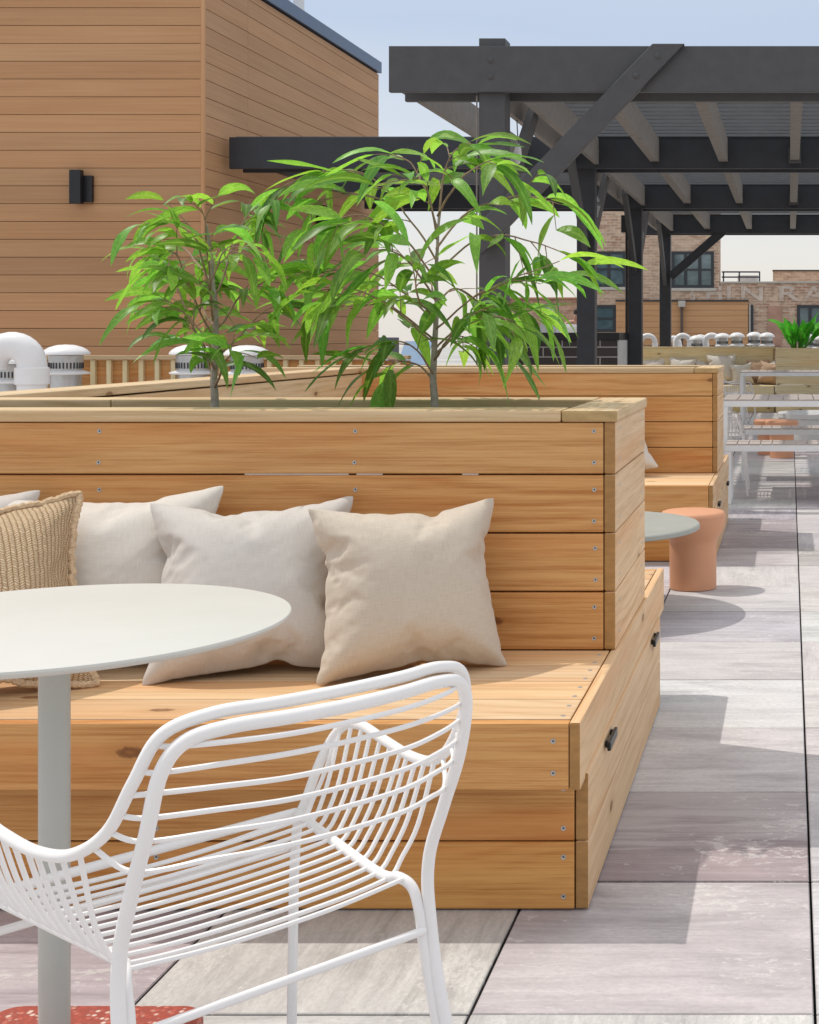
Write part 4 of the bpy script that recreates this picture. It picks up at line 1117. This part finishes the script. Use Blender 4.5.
T2 = [  # right arching sprays
      (((437, 250, 0), (470, 212, .05), (520, 196, .08), (560, 205, .1)), 18, 1.5), (((437, 270, 0), (480, 238, -.05), (530, 240, -.1), (556, 250, -.1)), 18, 1.35),
      (((435, 330, 0), (470, 300, -.08), (510, 280, -.14), (560, 262, -.16)), 12, 1.3), (((434, 350, 0), (462, 322, .05), (500, 305, .05), (530, 305, .05)), 18, 1.9),
      (((436, 300, 0), (452, 290, .1), (475, 300, .14), (490, 320, .15)), 14, 1.8), (((434, 360, 0), (455, 330, -.12), (490, 318, -.18), (516, 322, -.2)), 14, 1.9),
      # top
      (((439, 220, 0), (444, 180, 0), (452, 155, 0), (470, 142, .02)), 16, 1.1), (((438, 230, 0), (426, 190, .06), (412, 165, .1), (395, 155, .1)), 15, 1.3),
      (((438, 215, 0), (460, 180, -.1), (478, 165, -.12), (490, 160, -.14)), 9, 1.2), (((437, 240, 0), (430, 205, -.1), (424, 185, -.14), (416, 178, -.16)), 10, 1.2),
      # left sprays
      (((436, 260, 0), (400, 205, .05), (360, 172, .08), (325, 172, .08)), 13, 1.4), (((436, 280, 0), (400, 235, -.08), (362, 215, -.12), (330, 222, -.12)), 17, 1.4),
      (((434, 320, 0), (395, 285, .04), (350, 268, .06), (312, 272, .06)), 20, 1.7), (((433, 340, 0), (395, 310, -.1), (350, 288, -.15), (315, 292, -.15)), 18, 1.8),
      (((434, 345, 0), (408, 320, .12), (380, 305, .15), (350, 308, .16)), 15, 1.8), (((436, 300, 0), (410, 262, -.15), (386, 250, -.2), (368, 254, -.2)), 14, 1.5),
      (((436, 305, 0), (430, 280, .15), (410, 262, .2), (396, 250, .22)), 12, 1.5), (((433, 375, 0), (415, 350, -.05), (395, 340, -.1), (372, 345, -.1)), 12, 1.7),
      (((434, 385, 0), (420, 366, .05), (398, 362, .06), (380, 366, .06)), 5, 1.2), (((434, 360, 0), (448, 340, .12), (460, 335, .16), (474, 342, .18)), 10, 1.8),
      (((435, 320, 0), (420, 300, -.2), (415, 280, -.25), (420, 260, -.25)), 10, 1.5), (((325, 172, .08), (300, 178, .06), (272, 200, .05), (244, 226, .04)), 3, 1.5),
      (((400, 205, .05), (360, 195, .04), (318, 205, .04), (300, 225, .03)), 8, 1.7)]
tree('larger right tree with long drooping green leaves in the near planter', 435,
     [(435, 408, 0), (433, 370, .01), (436, 320, 0), (437, 265, .01), (440, 210, 0)],
     [(p, n, .180, dr * .8) for p, n, dr in T2], 3.98, .2)

# broad-leafed plant in the far planter
root = empty('leafy_plant', (W(797, 0, 22.75).x, 22.75, .93), 0, 'broad leafed glossy green plant in the far square planter', 'plant')
b = MB(); stm = MB()
for i in range(30):
    az = lr.uniform(0, 2 * math.pi); el = lr.uniform(.7, 1.45); L_ = lr.uniform(.22, .36); d = Vector((math.cos(az) * math.cos(el), math.sin(az) * math.cos(el), math.sin(el)))
    p0 = Vector((math.cos(az) * .06, math.sin(az) * .06, 0)); p1 = p0 + d * lr.uniform(.10, .36)
    stm.tube([p0, p1], .008, 6); k = lr.uniform(.6, 1.3)
    leaf(b, p1, d, L_ * 1.1, .078, lr.uniform(.1, .9), (k, k, k) if i % 9 else (2.2, 1.5, 2.5), lr.uniform(-1.5, 1.5), 7)
stm.build('stems', M['broad_leaf'], root); b.build('foliage', M['broad_leaf'], root)
